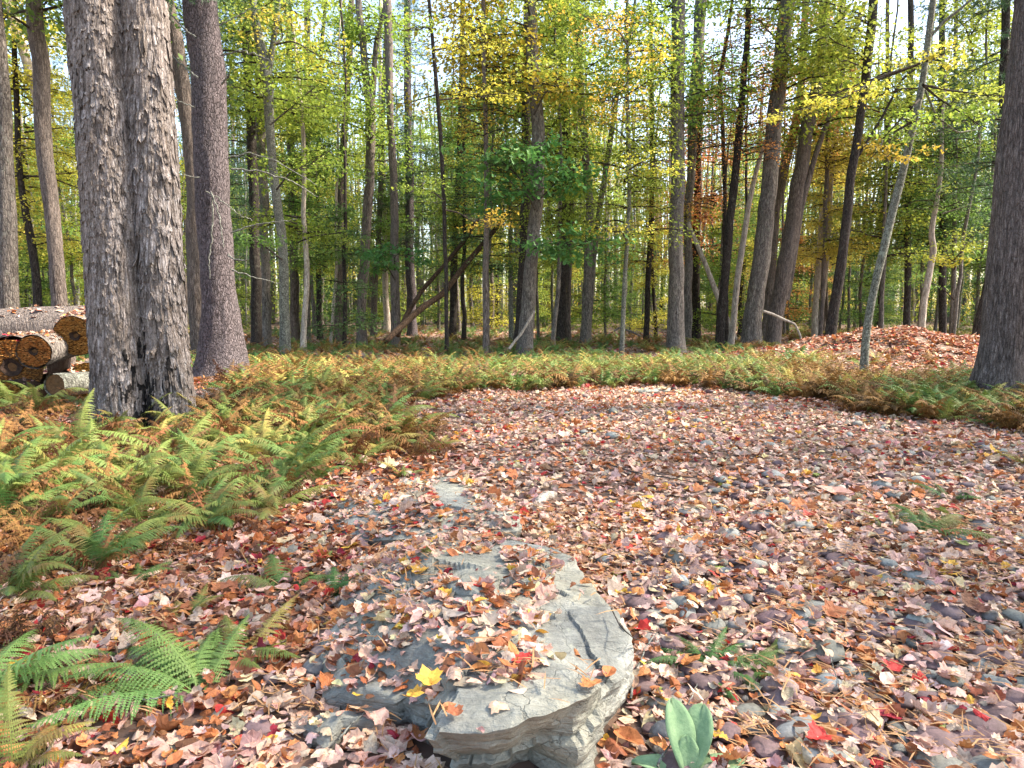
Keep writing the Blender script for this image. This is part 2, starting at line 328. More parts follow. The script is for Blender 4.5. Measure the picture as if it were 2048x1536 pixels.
# ------------------------------------------------------------------ boulders
RBV = []      # (verts, faces) of things leaves can rest on
def boulder(name, outline, centre, label, seed, ns=240, nr=46, terr=.03, skirt=.07, depth=.3, cat='boulder', noise_amp=.02, under=-99):
    O = np.array([ground(px, py, z) for px, py, z in outline]); C = ground(*centre)
    O = np.concatenate([O, O[:1]]); L = np.concatenate([[0], np.cumsum(np.linalg.norm(np.diff(O, axis=0), axis=1))])
    t = np.linspace(0, L[-1], ns, endpoint=False); E = np.stack([np.interp(t, L, O[:, k]) for k in range(3)], 1)
    E = (np.roll(E, 1, 0)+2*E+np.roll(E, -1, 0))/4
    dirv = E-C; dirv[:, 2] = 0; ln = np.linalg.norm(dirv, axis=1); dn = dirv/ln[:, None]
    E = E+dn*((fbm(E*9+seed, 4)-.5)*.07)[:, None]
    fr = np.random.default_rng(int(seed*10)); lo_ = E.min(0); hi_ = E.max(0); nS = max(6, int((hi_[0]-lo_[0])*(hi_[1]-lo_[1])*11))
    FS_ = fr.uniform(lo_, hi_, (nS, 3)); FA = fr.normal(0, .010, nS); FG = fr.normal(0, .05, (nS, 2))
    def facet(p):
        q = p+(fbm(p*4+seed, 2)-.5)[:, None]*.15
        I = np.argmin((q[:, None, 0]-FS_[None, :, 0])**2+((q[:, None, 1]-FS_[None, :, 1])*.8)**2, 1)
        return (FA[I]+((p[:, :2]-FS_[I, :2])*FG[I]).sum(1))*min(1, terr*40)
    SS_ = fr.uniform([0, 0, -.2], [1, 1, .35], (40, 3)); SS_[:, :2] = lo_[:2]+SS_[:, :2]*(hi_-lo_)[:2]; SA = fr.normal(0, .03, 40)
    rings = []
    for s in np.linspace(0.02, 1, nr):
        p = C[None]*(1-s)+E*s; p[:, 2] = C[2]*(1-s**1.6)+E[:, 2]*s**1.6
        h = fbm(p*1.7+seed, 4); q = h*9; te = np.floor(q)+np.clip((q-np.floor(q)-.72)/.28, 0, 1)
        p[:, 2] += (te/9-.5)*terr*1.2+facet(p)+(fbm(p*11+seed, 4)-.5)*noise_amp+(ridge(p*np.array([5, 9, 5])+seed, 3)-.5)*noise_amp*.5
        p[:, 2] -= max(0, (s-.93)/.07)**2*.012
        rings.append(p)
    top = rings[-1]
    nd = 22
    for k in range(1, nd+1):
        u = k/nd; p = top.copy(); p[:, 2] = top[:, 2]*(1-u)-depth*.35*u
        lay = np.stack([p[:, 0]*3, p[:, 1]*3, p[:, 2]*16+0*p[:, 0]], 1)
        Is = np.argmin(((p[:, None, :]-SS_[None])**2*np.array([1, 1, 3.])).sum(2), 1)
        ff = np.clip((-dn[:, 1]-.05)/.3, 0, 1)*np.clip((under-E[:, 0])/.08, 0, 1)*(E[:, 2] > .2)
        off = ((ridge(lay+seed, 3)-.6)*.05+(fbm(p*14+seed, 4)-.5)*.05+SA[Is]*.4)*min(1, u*6)-skirt*u**.8-ff*(.2*u+.06*np.clip((u-.25)/.4, 0, 1))
        rings.append(p+dn*off[:, None])
    V = np.concatenate(rings); n = len(rings)
    i = np.arange(n-1)[:, None]*ns; j = np.arange(ns)[None]; j2 = (j+1) % ns
    Fq = np.stack([i+j, i+ns+j, i+ns+j2, i+j2], -1).reshape(-1, 4)
    base = np.array([C[0], C[1], 0]); RBV.append((V.copy(), Fq))
    me = MB().add(V-base, Fq).mesh(name, ROCK, True); o = link(name, me, None, base)
    try: me.set_sharp_from_angle(angle=math.radians(32))
    except Exception: pass
    return tag(o, label, cat)
boulder('ledge_boulder', [(849, 1452, .30), (900, 1460, .3), (956, 1466, .30), (1003, 1448, .31), (1050, 1442, .31), (1103, 1436, .31), (1130, 1425, .31), (1163, 1408, .31), (1203, 1370, .31), (1206, 1395, .2), (1235, 1368, .17), (1262, 1318, .17),
   (1268, 1268, .24), (1240, 1218, .29), (1188, 1160, .28), (1150, 1112, .26), (1105, 1088, .23), (1040, 1074, .21), (920, 1070, .2), (790, 1087, .18), (735, 1108, .14), (690, 1160, .09), (652, 1235, .05),
   (632, 1310, .03), (660, 1375, .03), (740, 1400, .04), (815, 1402, .08), (855, 1385, .22), (884, 1390, .3), (898, 1408, .3), (884, 1425, .3)], (1000, 1270, .33),
   'large flat grey slate boulder jutting to the bottom edge, half covered in leaves', 3.3, 520, 90, .03, .06, .3, 'boulder', .03, ground(1165, 1440, .3)[0])
boulder('flat_boulder', [(1034, 1062, .14), (1040, 1030, .15), (1015, 998, .16), (960, 968, .17), (900, 955, .18), (840, 953, .17), (760, 968, .13), (690, 990, .09), (645, 1020, .05), (650, 1046, .03), (720, 1075, .06), (790, 1078, .1), (900, 1068, .12)],
   (870, 1010, .2), 'leaf covered grey flat boulder behind the large slate boulder', 8.1, 220, 40, .03, .05)
SLABS = [
 ([(600, 1440, .07), (625, 1425, .08), (700, 1418, .08), (752, 1420, .07), (750, 1440, .06), (690, 1455, .05), (660, 1478, .05), (625, 1462, .06)], (680, 1437, .08), 'pointed grey slate slab lying left of the boulder notch', 1.2),
 ([(645, 1375, .06), (700, 1352, .09), (790, 1356, .12), (830, 1378, .12), (800, 1400, .1), (720, 1404, .07), (650, 1398, .05)], (735, 1376, .115), 'layered pale grey rock shelf on the left flank of the big boulder', 2.2),
 ([(895, 1168, .33), (925, 1158, .34), (975, 1180, .33), (972, 1196, .32), (940, 1192, .32), (905, 1182, .33)], (938, 1176, .345), 'small dark slate shard lying on top of the big boulder', 5.5),
 ([(872, 1178, .3), (893, 1172, .31), (925, 1190, .31), (915, 1200, .3), (890, 1192, .3)], (898, 1185, .315), 'small pale slate chip beside the dark shard on the boulder', 6.5),
 ([(1000, 752, .1), (1025, 744, .16), (1060, 745, .2), (1062, 756, .15), (1030, 762, .08), (1000, 764, .05)], (1032, 752, .2), 'grey rock half buried in ferns behind the clearing', 4.5),
 ([(1265, 778, .04), (1300, 773, .05), (1340, 774, .05), (1342, 781, .04), (1290, 783, .03)], (1305, 778, .06), 'thin flat stone at the far edge of the leafy clearing', 4.9),
]
for k, (o_, c_, l_, s_) in enumerate(SLABS):
    boulder('slate_slab' if k != 4 else 'grey_rock', o_, c_, l_, s_, 64, 12, .008, .02, .12, 'rock', .008)

# ------------------------------------------------------------------ cobbles
def cobble_t(seed, ns=9, nr=6):
    V = [[0, 0, 1.]]; 
    for a in range(1, nr):
        for q in range(ns):
            ph = PI*a/nr; th = 2*PI*(q+.5*(a % 2))/ns; V.append([math.sin(ph)*math.cos(th), math.sin(ph)*math.sin(th), math.cos(ph)])
    V.append([0, 0, -1.]); V = np.array(V); V *= (1+(fbm(V*1.3+seed, 2)-.5)[:, None]*.75)
    V[:, 2] = np.sign(V[:, 2])*np.abs(V[:, 2])**1.2
    Fs = [[0, 1+q, 1+(q+1) % ns, 1+(q+1) % ns] for q in range(ns)]
    tri = []
    for q in range(ns): tri.append([0, 1+q, 1+(q+1) % ns]); tri.append([len(V)-1, 1+(nr-2)*ns+(q+1) % ns, 1+(nr-2)*ns+q])
    quad = [[1+a*ns+q, 1+(a+1)*ns+q, 1+(a+1)*ns+(q+1) % ns, 1+a*ns+(q+1) % ns] for a in range(nr-2) for q in range(ns)]
    return V, np.array(tri), np.array(quad)
CT = [cobble_t(s*3.7) for s in range(10)]
CTINT = np.array([(.16, .1, .1), (.2, .125, .12), (.13, .09, .095), (.24, .25, .23), (.2, .2, .17), (.3, .29, .25), (.27, .19, .17), (.18, .17, .16)])
CTP = np.array([.26, .2, .1, .13, .1, .06, .1, .05])
CV, CF = [], []
cob_big, cob_small = [], []
def cob_place(x, y, a, bb, c, rz, tintc, tplt, tilt=.15, sink=.25):
    R = rotz(np.array(rz)) @ rotx(np.array(rnd.uniform(-tilt, tilt))) @ np.diag([a, bb, c]); z = gh1(x, y)+c*(1-2*sink)
    return (x, y, z, R, tintc, tplt)
named_cobbles = [
 (1712, 1478, .20, .085, .03, .75, (.17, .105, .11), 'long flat purple flagstone near the bottom edge of the clearing'),
 (1928, 1490, .20, .10, .03, .35, (.19, .125, .135), 'broad flat mauve flagstone in the bottom right of the leaf bed'),
 (1628, 1215, .105, .065, .03, .1, (.2, .215, .2), 'flat angular grey stone lying bare among the leaves'),
 (1844, 1248, .095, .06, .045, .2, (.27, .3, .28), 'pale blue grey wedge shaped stone in the right of the clearing'),
 (1655, 1318, .085, .065, .05, .3, (.16, .165, .14), 'olive grey rounded stone below the flat angular one'),
 (1362, 1172, .055, .05, .05, .3, (.26, .29, .3), 'pale round grey stone upright amid cobbles right of the boulder'),
 (1310, 1192, .05, .045, .045, .3, (.09, .06, .07), 'dark plum coloured cobble beside the pale round stone'),
 (1275, 1190, .085, .06, .035, .2, (.22, .14, .14), 'broad mauve cobble just right of the boulder shoulder'),
 (1210, 1130, .06, .05, .03, .2, (.19, .21, .2), 'blue grey flat stone touching the upper right of the boulder'),
 (1530, 1030, .12, .08, .03, .1, (.23, .23, .21), 'flat grey stone in the middle of the clearing'),
 (1380, 1027, .13, .08, .035, .1, (.36, .33, .28), 'sandy beige flat stone in the middle of the clearing'),
 (1545, 953, .11, .09, .04, .4, (.27, .28, .27), 'light grey flat rock alone far out on the leaves'),
 (1575, 1125, .14, .07, .04, -.2, (.17, .1, .1), 'long maroon stone half hidden by leaves mid clearing'),
 (1450, 1220, .13, .055, .045, -.1, (.16, .09, .09), 'elongated maroon cobble above the green fern tuft'),
 (1555, 1250, .13, .06, .04, -.3, (.17, .1, .1), 'maroon wedge stone right of the fern tuft'),
 (1340, 1480, .09, .06, .05, .2, (.15, .16, .17), 'blue grey rock beside the woolly leaved plant'),
 (1585, 1470, .12, .05, .03, .6, (.2, .21, .21), 'grey slate chip left of the long purple flagstone'),
 (1655, 1375, .07, .06, .035, .5, (.2, .22, .22), 'small blue grey stone above the purple flagstone'),
 (1395, 1190, .055, .045, .04, 0, (.2, .12, .12), 'upright reddish cobble beside the pale round stone'),
 (1285, 1245, .09, .045, .04, -.1, (.13, .085, .09), 'dark maroon cobble wedged against the boulder side'),
]
for px, py, a, bb, c_, rz, tc, lab in named_cobbles:
    p = ground(px, py); V_, T_, Q_ = CT[rnd.randrange(10)]
    x, y, z, R, tc, _ = cob_place(p[0], p[1], a, bb, c_, rz, tc, 0, .08, .2)
    mb = MB(); W = (R @ V_.T).T; mb.add(W, T_, 0, tc); mb.F.append(Q_); mb.M.append((len(Q_), 0))
    o = link('river_stone', mb.mesh('river_stone', COBBLE, True, True), None, (x, y, z)); tag(o, lab, 'stone')
    RBV.append((W+np.array([x, y, z]), np.concatenate([T_, Q_[:, :3], Q_[:, [0, 2, 3]]])))
BED = link('cobble_bed', None); 
cobs = []
tries = 0
while len(cobs) < 1900 and tries < 60000:
    tries += 1
    y = 1.6+13*rnd.random()**1.5; x = rnd.uniform(-.3, .95)*(y*.8+1.2)
    if not inpoly(np.array([x]), np.array([y]), CLEAR)[0]: continue
    px, py = proj([x, y, 0]); px = px[0]; py = py[0]
    w = (.85 if px < 1500 else .5) if px > 1190 and py > 1080 else (.3 if py > 960 else .15)
    if 640 < px < 1275 and py > 940: continue
    if rnd.random() > w: continue
    a = .018+.075*rnd.random()**2.4
    cobs.append((a/max(y, 1), x, y, a))
cobs.sort(key=lambda c: -c[0])
me_cache = {}
pal = [np.array(c) for c in CTINT]
mbs = MB(); tv, tf = [], []
BED_EMPTY = BED
for k, (_, x, y, a) in enumerate(cobs):
    ti = rng.choice(8, p=CTP); bb = a*rnd.uniform(.6, .95); cz = a*rnd.uniform(.32, .6); t_ = rnd.randrange(10)
    x, y, z, R, tc, _t = cob_place(x, y, a, bb, cz, rnd.uniform(0, 6.28), pal[ti], t_, .25, .22)
    V_, T_, Q_ = CT[t_]; W = (R @ V_.T).T
    RBV.append((W+np.array([x, y, z]), np.concatenate([T_, Q_[:, :3], Q_[:, [0, 2, 3]]])))
    if k < 280:
        key = (t_, int(ti), rnd.randrange(3))
        if key not in me_cache:
            mb = MB(); mb.add(V_, T_, 0, pal[ti]*rnd.uniform(.8, 1.2)); mb.F.append(Q_); mb.M.append((len(Q_), 0)); me_cache[key] = mb.mesh('cobble', COBBLE, True, True)
        o = link('cobble', me_cache[key], GROUND); o.matrix_basis = Matrix(np.vstack([np.hstack([R, [[x], [y], [z]]]), [0, 0, 0, 1]]).tolist())
    else:
        n0 = mbs.n; mbs.add(W+np.array([x, y, z]), T_, 0, pal[ti]*rnd.uniform(.75, 1.25)); mbs.F.append(Q_+n0); mbs.M.append((len(Q_), 0))
bpy.data.objects.remove(BED)
tag(link('small_cobbles', mbs.mesh('small_cobbles', COBBLE, True, True)), 'small maroon and grey cobbles scattered under the leaves of the clearing', 'stones', None, 'stuff')

# ------------------------------------------------------------------ leaf litter
def leaf_t(kind, curl, fold, roll, seed, rings=2):
    r = random.Random(seed)
    if kind == 'maple': H = [(0, 0), (.17, -.05), (.4, 0), (.4, .16), (.62, .3), (.52, .42), (.52, .64), (.33, .6), (.27, .68), (.2, .84), (.1, .86), (0, 1.05)]
    elif kind == 'oak': H = [(0, 0), (.1, .05), (.2, .2), (.1, .27), (.3, .42), (.15, .5), (.36, .68), (.18, .74), (.2, .92), (0, 1.05)]
    else: H = [(0, 0), (.17, .12), (.28, .35), (.28, .6), (.17, .85), (0, 1.08)]
    out = [np.array(p) for p in H]+[np.array((-x, y)) for x, y in H[-2:0:-1]]
    c = np.array((0, .42)); n = len(out); L = [c]
    for s in ([.55, 1] if rings == 2 else [1]): L += [c+(p-c)*s*(1+(r.uniform(-.06, .06) if s == 1 else 0)) for p in out]
    L = np.array(L); x, y = L[:, 0], L[:, 1]-.42
    z = curl*(x*x+y*y*.8)+fold*np.abs(x)+.22*(fbm(np.stack([x*3, y*3, 0*x+seed], 1), 2)-.5)
    if roll:
        k = roll; a = x*k; x2 = np.sin(a)/k; z = z*.5+(1-np.cos(a))/k; x = x2
    V = np.stack([x, y, z], 1)
    T = []
    for q in range(n): T.append([0, 1+q, 1+(q+1) % n])
    if rings == 2:
        for q in range(n):
            a, b2 = 1+q, 1+(q+1) % n; T.append([a, a+n, b2+n]); T.append([a, b2+n, b2])
    return V, np.array(T)
def leafset(rings):
    S = []
    for k, kind in enumerate(['maple']*7+['oval']*4+['oak']*2):
        S.append(leaf_t(kind, [(.5), (-.6), (.9), (.2), (-.3), (.7), (1.1)][k % 7], [.1, .35, -.2, .5, 0, -.35, .2][k % 7], [0, 1.8, 2.6, 0, 3.6, 0, 2.0][k % 7], k*2+1, rings))
    return S
LT2 = leafset(2); LT1 = leafset(1)
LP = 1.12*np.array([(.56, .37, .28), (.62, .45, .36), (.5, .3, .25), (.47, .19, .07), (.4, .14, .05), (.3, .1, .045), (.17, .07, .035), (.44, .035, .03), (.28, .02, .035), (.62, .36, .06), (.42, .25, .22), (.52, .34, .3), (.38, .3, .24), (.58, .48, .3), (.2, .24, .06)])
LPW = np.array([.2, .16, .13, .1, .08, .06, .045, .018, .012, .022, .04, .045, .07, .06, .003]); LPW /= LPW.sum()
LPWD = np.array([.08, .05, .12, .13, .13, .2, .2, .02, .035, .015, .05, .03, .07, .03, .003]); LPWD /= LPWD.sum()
allV, allF, off = [], [], 0
for V_, F_ in RBV:
    F3 = F_ if F_.shape[1] == 3 else np.concatenate([F_[:, :3], F_[:, [0, 2, 3]]])
    allV.append(V_); allF.append(F3+off); off += len(V_)
BV = BVHTree.FromPolygons(np.concatenate(allV).tolist(), np.concatenate(allF).tolist())
BIG = BVHTree.FromPolygons(np.concatenate([v for v, f in RBV[:2]]).tolist(), np.concatenate([RBV[0][1], RBV[1][1]+len(RBV[0][0])]).tolist())
BARE = [[(838, 1500), (845, 1405), (880, 1385), (960, 1372), (1060, 1368), (1105, 1320), (1090, 1240), (1110, 1180), (1120, 1140), (1110, 1105), (1160, 1090), (1300, 1250), (1290, 1420), (1210, 1560), (838, 1560)],
        [(880, 1112), (1000, 1105), (1025, 1150), (975, 1172), (900, 1150)], [(868, 968), (925, 965), (942, 1015), (885, 1012)], [(640, 1425), (740, 1410), (745, 1440), (650, 1470)],
        [(1010, 1080), (1120, 1090), (1110, 1102), (1000, 1094)]]
def leaf_spots(n, ylo, yhi, pw, fn=None, margin=1.1):
    u = rng.random(n); y = (ylo**pw+(yhi**pw-ylo**pw)*u)**(1/pw); x = rng.uniform(-1, 1, n)*(y*.74*margin+.5)
    return x, y
def make_litter(x, y, sizes, keep_bare=.04):
    px, py = proj(np.stack([x, y, gh(x, y)+.2*(np.hypot(x, y) < 7)], 1)); zg = gh(x, y)
    bare = np.zeros(len(x), bool)
    for b_ in BARE: bare |= inpoly(px, py, b_)
    out = []
    for k in range(len(x)):
        z = zg[k]; nrm = Vector((0, 0, 1)); on = 0
        if y[k] < 16:
            h = BV.ray_cast(Vector((x[k], y[k], 2)), Vector((0, 0, -1)))
            if h[0] is not None and h[0].z > z-.005:
                hb = BIG.ray_cast(Vector((x[k], y[k], 2)), Vector((0, 0, -1)))
                on = 2 if hb[0] is not None and abs(hb[0].z-h[0].z) < .003 else 1
                z = h[0].z; nrm = h[1]
                if nrm.z < 0: nrm = -nrm
                if nrm.z < .35: continue
        if on == 2:
            q_ = proj([x[k], y[k], z]); bb = any(inpoly(q_[0], q_[1], b_)[0] for b_ in BARE)
            if rnd.random() > (keep_bare if bb else .85): continue
        if on == 1 and rnd.random() > (.5): continue
        out.append((x[k], y[k], z, nrm.x, nrm.y, on))
    return np.array(out)
def emit(mb, spots, LT, size, tilt, zj, pal_w, colj=.12, sizes=None):
    n = len(spots); ty = rng.choice(len(LT), n, p=np.array([1.0]*7+[1.1]*4+[.35]*2)/12.1)
    rz = rng.uniform(0, 6.28, n); s = size*rng.lognormal(0, .36, n)
    R = rotz(rng.uniform(0, 6.28, n)) @ rotx(np.abs(rng.normal(0, tilt, n))) @ rotz(rz)
    flip = rng.random(n) < .5
    R[flip] = R[flip] @ np.diag([1, -1, -1.])
    on = spots[:, 5]
    T = spots[:, :3].copy(); T[:, 2] += .006+rng.random(n)**1.5*zj*np.where(on > 0, .45, 1)
    ci = rng.choice(len(LP), n, p=pal_w); c = LP[ci]*(1+rng.normal(0, colj, (n, 1)))*(1+rng.normal(0, .05, (n, 3))); c = np.clip(c, .01, .75)
    for t in range(len(LT)):
        I = np.where(ty == t)[0]
        if not len(I): continue
        V_, F_ = LT[t]; W, G = batch(V_, F_, R[I]*s[I][:, None, None], T[I]); mb.add(W, G, 0, np.repeat(c[I], len(V_), 0))
    return s
# nearest leaves: the 300 largest in view are separate pieces of the ground, the rest one carpet
x, y = leaf_spots(25000, 1.35, 5.6, 1.9); S1 = make_litter(x, y, None)
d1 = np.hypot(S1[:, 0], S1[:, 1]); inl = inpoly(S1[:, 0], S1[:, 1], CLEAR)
mb = MB()
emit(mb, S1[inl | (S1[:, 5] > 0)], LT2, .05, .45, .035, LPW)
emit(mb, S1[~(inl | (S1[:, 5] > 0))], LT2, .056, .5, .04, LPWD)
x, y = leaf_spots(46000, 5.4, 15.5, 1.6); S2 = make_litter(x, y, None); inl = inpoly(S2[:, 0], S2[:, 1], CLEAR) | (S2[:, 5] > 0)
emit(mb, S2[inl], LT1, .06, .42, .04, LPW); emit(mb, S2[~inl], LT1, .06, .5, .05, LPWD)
x = rng.uniform(-25, 30, 26000); y = 15+rng.random(26000)**1.5*32; S3 = make_litter(x, y, None)
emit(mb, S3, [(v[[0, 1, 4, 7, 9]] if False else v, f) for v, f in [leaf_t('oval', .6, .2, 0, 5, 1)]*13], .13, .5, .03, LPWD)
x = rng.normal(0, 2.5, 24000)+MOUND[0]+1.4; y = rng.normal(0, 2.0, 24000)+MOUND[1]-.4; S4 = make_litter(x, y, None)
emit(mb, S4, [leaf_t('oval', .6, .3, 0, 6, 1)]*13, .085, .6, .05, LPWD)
tag(link('leaf_litter', mb.mesh('leaf_litter', LITTER, False, True)), 'carpet of fallen maple leaves in tan, pink and orange over the ground', 'leaves', None, 'stuff')
lm = {}
x, y = leaf_spots(900, 1.6, 3.6, 1.3); S5 = make_litter(x, y, None)[:280]
for k, (x_, y_, z_, _, _, on) in enumerate(S5):
    ci = int(rng.choice(len(LP), p=LPW)); t_ = rnd.randrange(13); key = (ci, t_ % 6)
    if key not in lm:
        V_, F_ = LT2[t_]; lm[key] = MB().add(V_, F_, 0, LP[ci]).mesh('fallen_leaf', LITTER, False, True)
    o = link('fallen_leaf', lm[key], GROUND, (x_, y_, z_+.02+rnd.random()*.025)); o.scale = (rnd.uniform(.05, .085),)*3
    o.rotation_euler = (rnd.gauss(0, .35), rnd.gauss(0, .35), rnd.uniform(0, 6.28))
NL = [(1287, 1268, 7, 'bright scarlet leaf right of the boulder edge', .1, 0), (1775, 1430, 8, 'crimson leaf lying flat among tan leaves at lower right', .1, 0), (828, 1392, 9, 'bright yellow maple leaf at the rim of the boulder notch', .085, .24),
      (855, 1356, 9, 'mustard yellow maple leaf on the boulder above the notch', .1, .27), (1785, 1330, 7, 'curled red leaf above the crimson one', .1, 0), (1597, 1358, 9, 'pale yellow oval leaf on the cobbles', .085, 0),
      (1650, 1375, 0, 'flat peach coloured leaf right of the pale yellow one', .1, 0), (880, 1012, 7, 'small red leaf on the flat boulder behind', .08, .2), (1045, 1320, 7, 'vivid orange red folded leaf on the big boulder', .09, .3),
      (1180, 1370, 3, 'brown curled leaf standing on the bare boulder corner', .085, .3), (908, 1425, 5, 'small brown leaf with upright stem on the boulder front', .06, .29), (1635, 1495, 7, 'red and orange leaf at the bottom edge', .1, 0),
      (655, 1320, 4, 'broad orange brown leaf on the left side of the boulder', .13, .1), (1215, 1440, 4, 'upright orange oval leaf against the boulder corner', .11, 0), (1740, 1205, 3, 'orange leaf between stones in the clearing', .09, 0)]
for px, py, ci, lab, s, z in NL:
    p = ground(px, py, max(z, gh1(*ground(px, py)[:2]))+.035); h = BV.ray_cast(Vector((p[0], p[1], 2)), Vector((0, 0, -1)))
    if h[0] is not None and h[0].z > gh1(p[0], p[1]): p[2] = h[0].z+.02
    V_, F_ = LT2[10 if 'oval' in lab else rnd.choice([0, 3, 5])]
    o = link('maple_leaf', MB().add(V_, F_, 0, LP[ci]*1.1).mesh('maple_leaf', LITTER, False, True), None, p); o.scale = (s,)*3; o.rotation_euler = (rnd.gauss(.15, .15), rnd.gauss(0, .15), rnd.uniform(0, 6.28)); o.scale = (s*.85,)*3
    tag(o, lab, 'leaf')
# pine needles
n = 15000; x, y = leaf_spots(n, 1.35, 5.5, 1.4); S6 = make_litter(x, y, None, .25); n = len(S6)
cl = fbm(S6[:, :3]*2.2, 3); S6 = S6[rng.random(n) < np.clip((cl-.35)*3.2, .08, 1)]; n = len(S6)
nd = np.array([[-.006, -.5, 0], [.006, -.5, 0], [.008, 0, .05], [-.008, 0, .05], [0, .5, 0]]); ndf = np.array([[0, 1, 2], [0, 2, 3], [3, 2, 4]])
mb = MB(); R = rotz(rng.normal(.9, .8, n)) @ rotx(rng.normal(0, .14, n)) @ roty(rng.normal(0, .3, n)); s = rng.uniform(.07, .13, n)
T = S6[:, :3].copy(); T[:, 2] += .028+rng.random(n)*.03; W, G = batch(nd*np.array([3.4, 1, 1]), ndf, R*s[:, None, None], T); mb.add(W, G)
tag(link('pine_needle_litter', mb.mesh('pine_needle_litter', NEEDLE)), 'loose brown pine needles strewn over leaves and rock in the foreground', 'needles', None, 'stuff')

# ------------------------------------------------------------------ ferns
def frond(L, W, n, K, e0, e1, seed, crump=0.0, start=.14):
    r = random.Random(seed); t = np.linspace(0, 1, 40); el = np.radians(e0)+(np.radians(e1)-np.radians(e0))*t**1.15
    P = np.zeros((40, 3)); P[1:, 1] = np.cumsum(np.cos(el[:-1]))*L/39; P[1:, 2] = np.cumsum(np.sin(el[:-1]))*L/39
    P[:, 0] = np.sin(t*3+seed)*.03*L*t
    at_ = lambda u: np.array([np.interp(u, t, P[:, k]) for k in range(3)])
    V, T = [], []
    def tri(a, b, c): 
        i = len(V); V.extend([a, b, c]); T.append([i, i+1, i+2])
    w0 = .0045*L/.6+.0015
    ks = np.linspace(0, 1, 9)
    for a, b in zip(ks[:-1], ks[1:]):
        p, q = at_(a), at_(b); wa = w0*(1-a*.8); wb = w0*(1-b*.8); X = np.array([1, 0, 0])
        i = len(V); V.extend([p-X*wa, p+X*wa, q+X*wb, q-X*wb]); T.append([i, i+1, i+2]); T.append([i, i+2, i+3])
    us = start+(1-start)*np.linspace(0, 1, n)**.93; 
    for k, u in enumerate(us):
        p = at_(u); tg = at_(min(1, u+.02))-at_(max(0, u-.02)); tg /= np.linalg.norm(tg)
        sp = L*(1-start)/n; v = (u-start)/(1-start)
        prof = W*min(1, (v+.28)/.5)**.8*(1-v)**.85*1.25 if K >= 0 else 0
        for sd in (-1, 1):
            a = math.radians(18+32*v+r.gauss(0, 4+crump*25)); X = np.array([sd, 0, 0.])
            nrm = np.cross(X, tg)*sd; nrm /= np.linalg.norm(nrm)+1e-9
            dr = X*math.cos(a)+tg*math.sin(a)-nrm*0*1+np.array([0, 0, -(.22+crump*r.uniform(0, 1.4))])+nrm*r.gauss(0, .06+.4*crump); dr /= np.linalg.norm(dr)
            ln = prof*(1+r.gauss(0, .06+.3*crump)); per = tg-dr*np.dot(tg, dr); per /= np.linalg.norm(per)+1e-9
            dn = np.array([0, 0, -.35*ln])
            if K == 0:
                tri(p-per*sp*.38, p+per*sp*.38, p+dr*ln+dn*.5)
            else:
                ss = np.linspace(0.04, 1, K+1); i0 = len(V)
                V.extend([p-per*sp*.16, p+per*sp*.16, p+dr*ln*.55+dn*.3+per*sp*.15, p+dr*ln*.55+dn*.3-per*sp*.15, p+dr*ln+dn]); T.extend([[i0, i0+1, i0+2], [i0, i0+2, i0+3], [i0+3, i0+2, i0+4]])
                for m_ in range(K):
                    s1, s2 = ss[m_], ss[m_+1]; A = p+dr*ln*s1+dn*s1*s1; B = p+dr*ln*s2+dn*s2*s2
                    pl = sp*.85*(1-(m_+.4)/K)**.7*(1+r.gauss(0, .1+.3*crump)); fw = dr*ln*.25/K
                    Mx = (A+B)/2; tri(A, B, Mx+per*pl+fw); tri(B, A, Mx-per*pl*.95+fw)
                tri(p+dr*ln*ss[-2]-per*.1*sp, p+dr*ln*ss[-2]+per*.1*sp, p+dr*ln*1.06+dn)
    return np.array(V), np.array(T)
FR0 = [frond(1, .2, 30, 10, *e, s, c) for e, s, c in [((74, -20), 1, .03), ((55, -38), 2, 0), ((82, 15), 3, .05), ((42, -18), 4, 0), ((76, -45), 5, .05), ((66, 0), 6, .03), ((40, -22), 7, 0), ((32, -12), 8, .02), ((46, -35), 9, 0)]]
FR0b = [frond(1, .15, 22, 5, *e, s, c) for e, s, c in [((70, -30), 11, .8), ((55, -60), 12, 1.0), ((80, 0), 13, .7), ((45, -70), 14, .9)]]
FR1 = [frond(1, .18, 17, 3, *e, s, c) for e, s, c in [((66, -25), 21, .05), ((54, -35), 22, .05), ((76, 0), 23, .1)]]
FR1b = [frond(1, .15, 14, 3, *e, s, c) for e, s, c in [((75, -25), 31, .8), ((60, -55), 32, .9)]]
FR2 = [frond(1, .18, 13, 0, *e, s, c) for e, s, c in [((70, -25), 41, .15), ((56, -35), 42, .1), ((78, 5), 43, .2), ((72, -45), 44, .6)]]
frm = {}
def fmesh(kind, i):
    if (kind, i) not in frm:
        S = FR0b if kind in ('rust', 'brown') else FR0; V_, F_ = S[i % (len(S) if len(S) > 4 else 4)]; frm[(kind, i)] = MB().add(V_, F_).mesh('frond', FM[kind])
    return frm[(kind, i)]
def fern(x, y, L, kind, label, group=None, nf=6, az=None, spread=6.28, alt=None, low=False):
    t = empty('fern', (x, y, gh1(x, y)-.01), rnd.uniform(0, 6.28) if az is None else az); tag(t, label, 'fern', group)
    for k in range(nf):
        kd = kind if alt is None or rnd.random() < .7 else alt
        i = rnd.randrange(4 if kd in ('rust', 'brown') else 6)
        if low: i = rnd.choice([6, 7, 8])
        o = link('frond', fmesh(kd, i), t, (rnd.gauss(0, .02), rnd.gauss(0, .02), 0)); a = (k/nf-.5)*spread+rnd.gauss(0, .25)
        o.rotation_euler = (rnd.gauss(0, .12), rnd.gauss(0, .12), a); s = L*rnd.uniform(.7, 1.15); o.scale = (s, s, s*rnd.uniform(.8, 1.05))
    return t
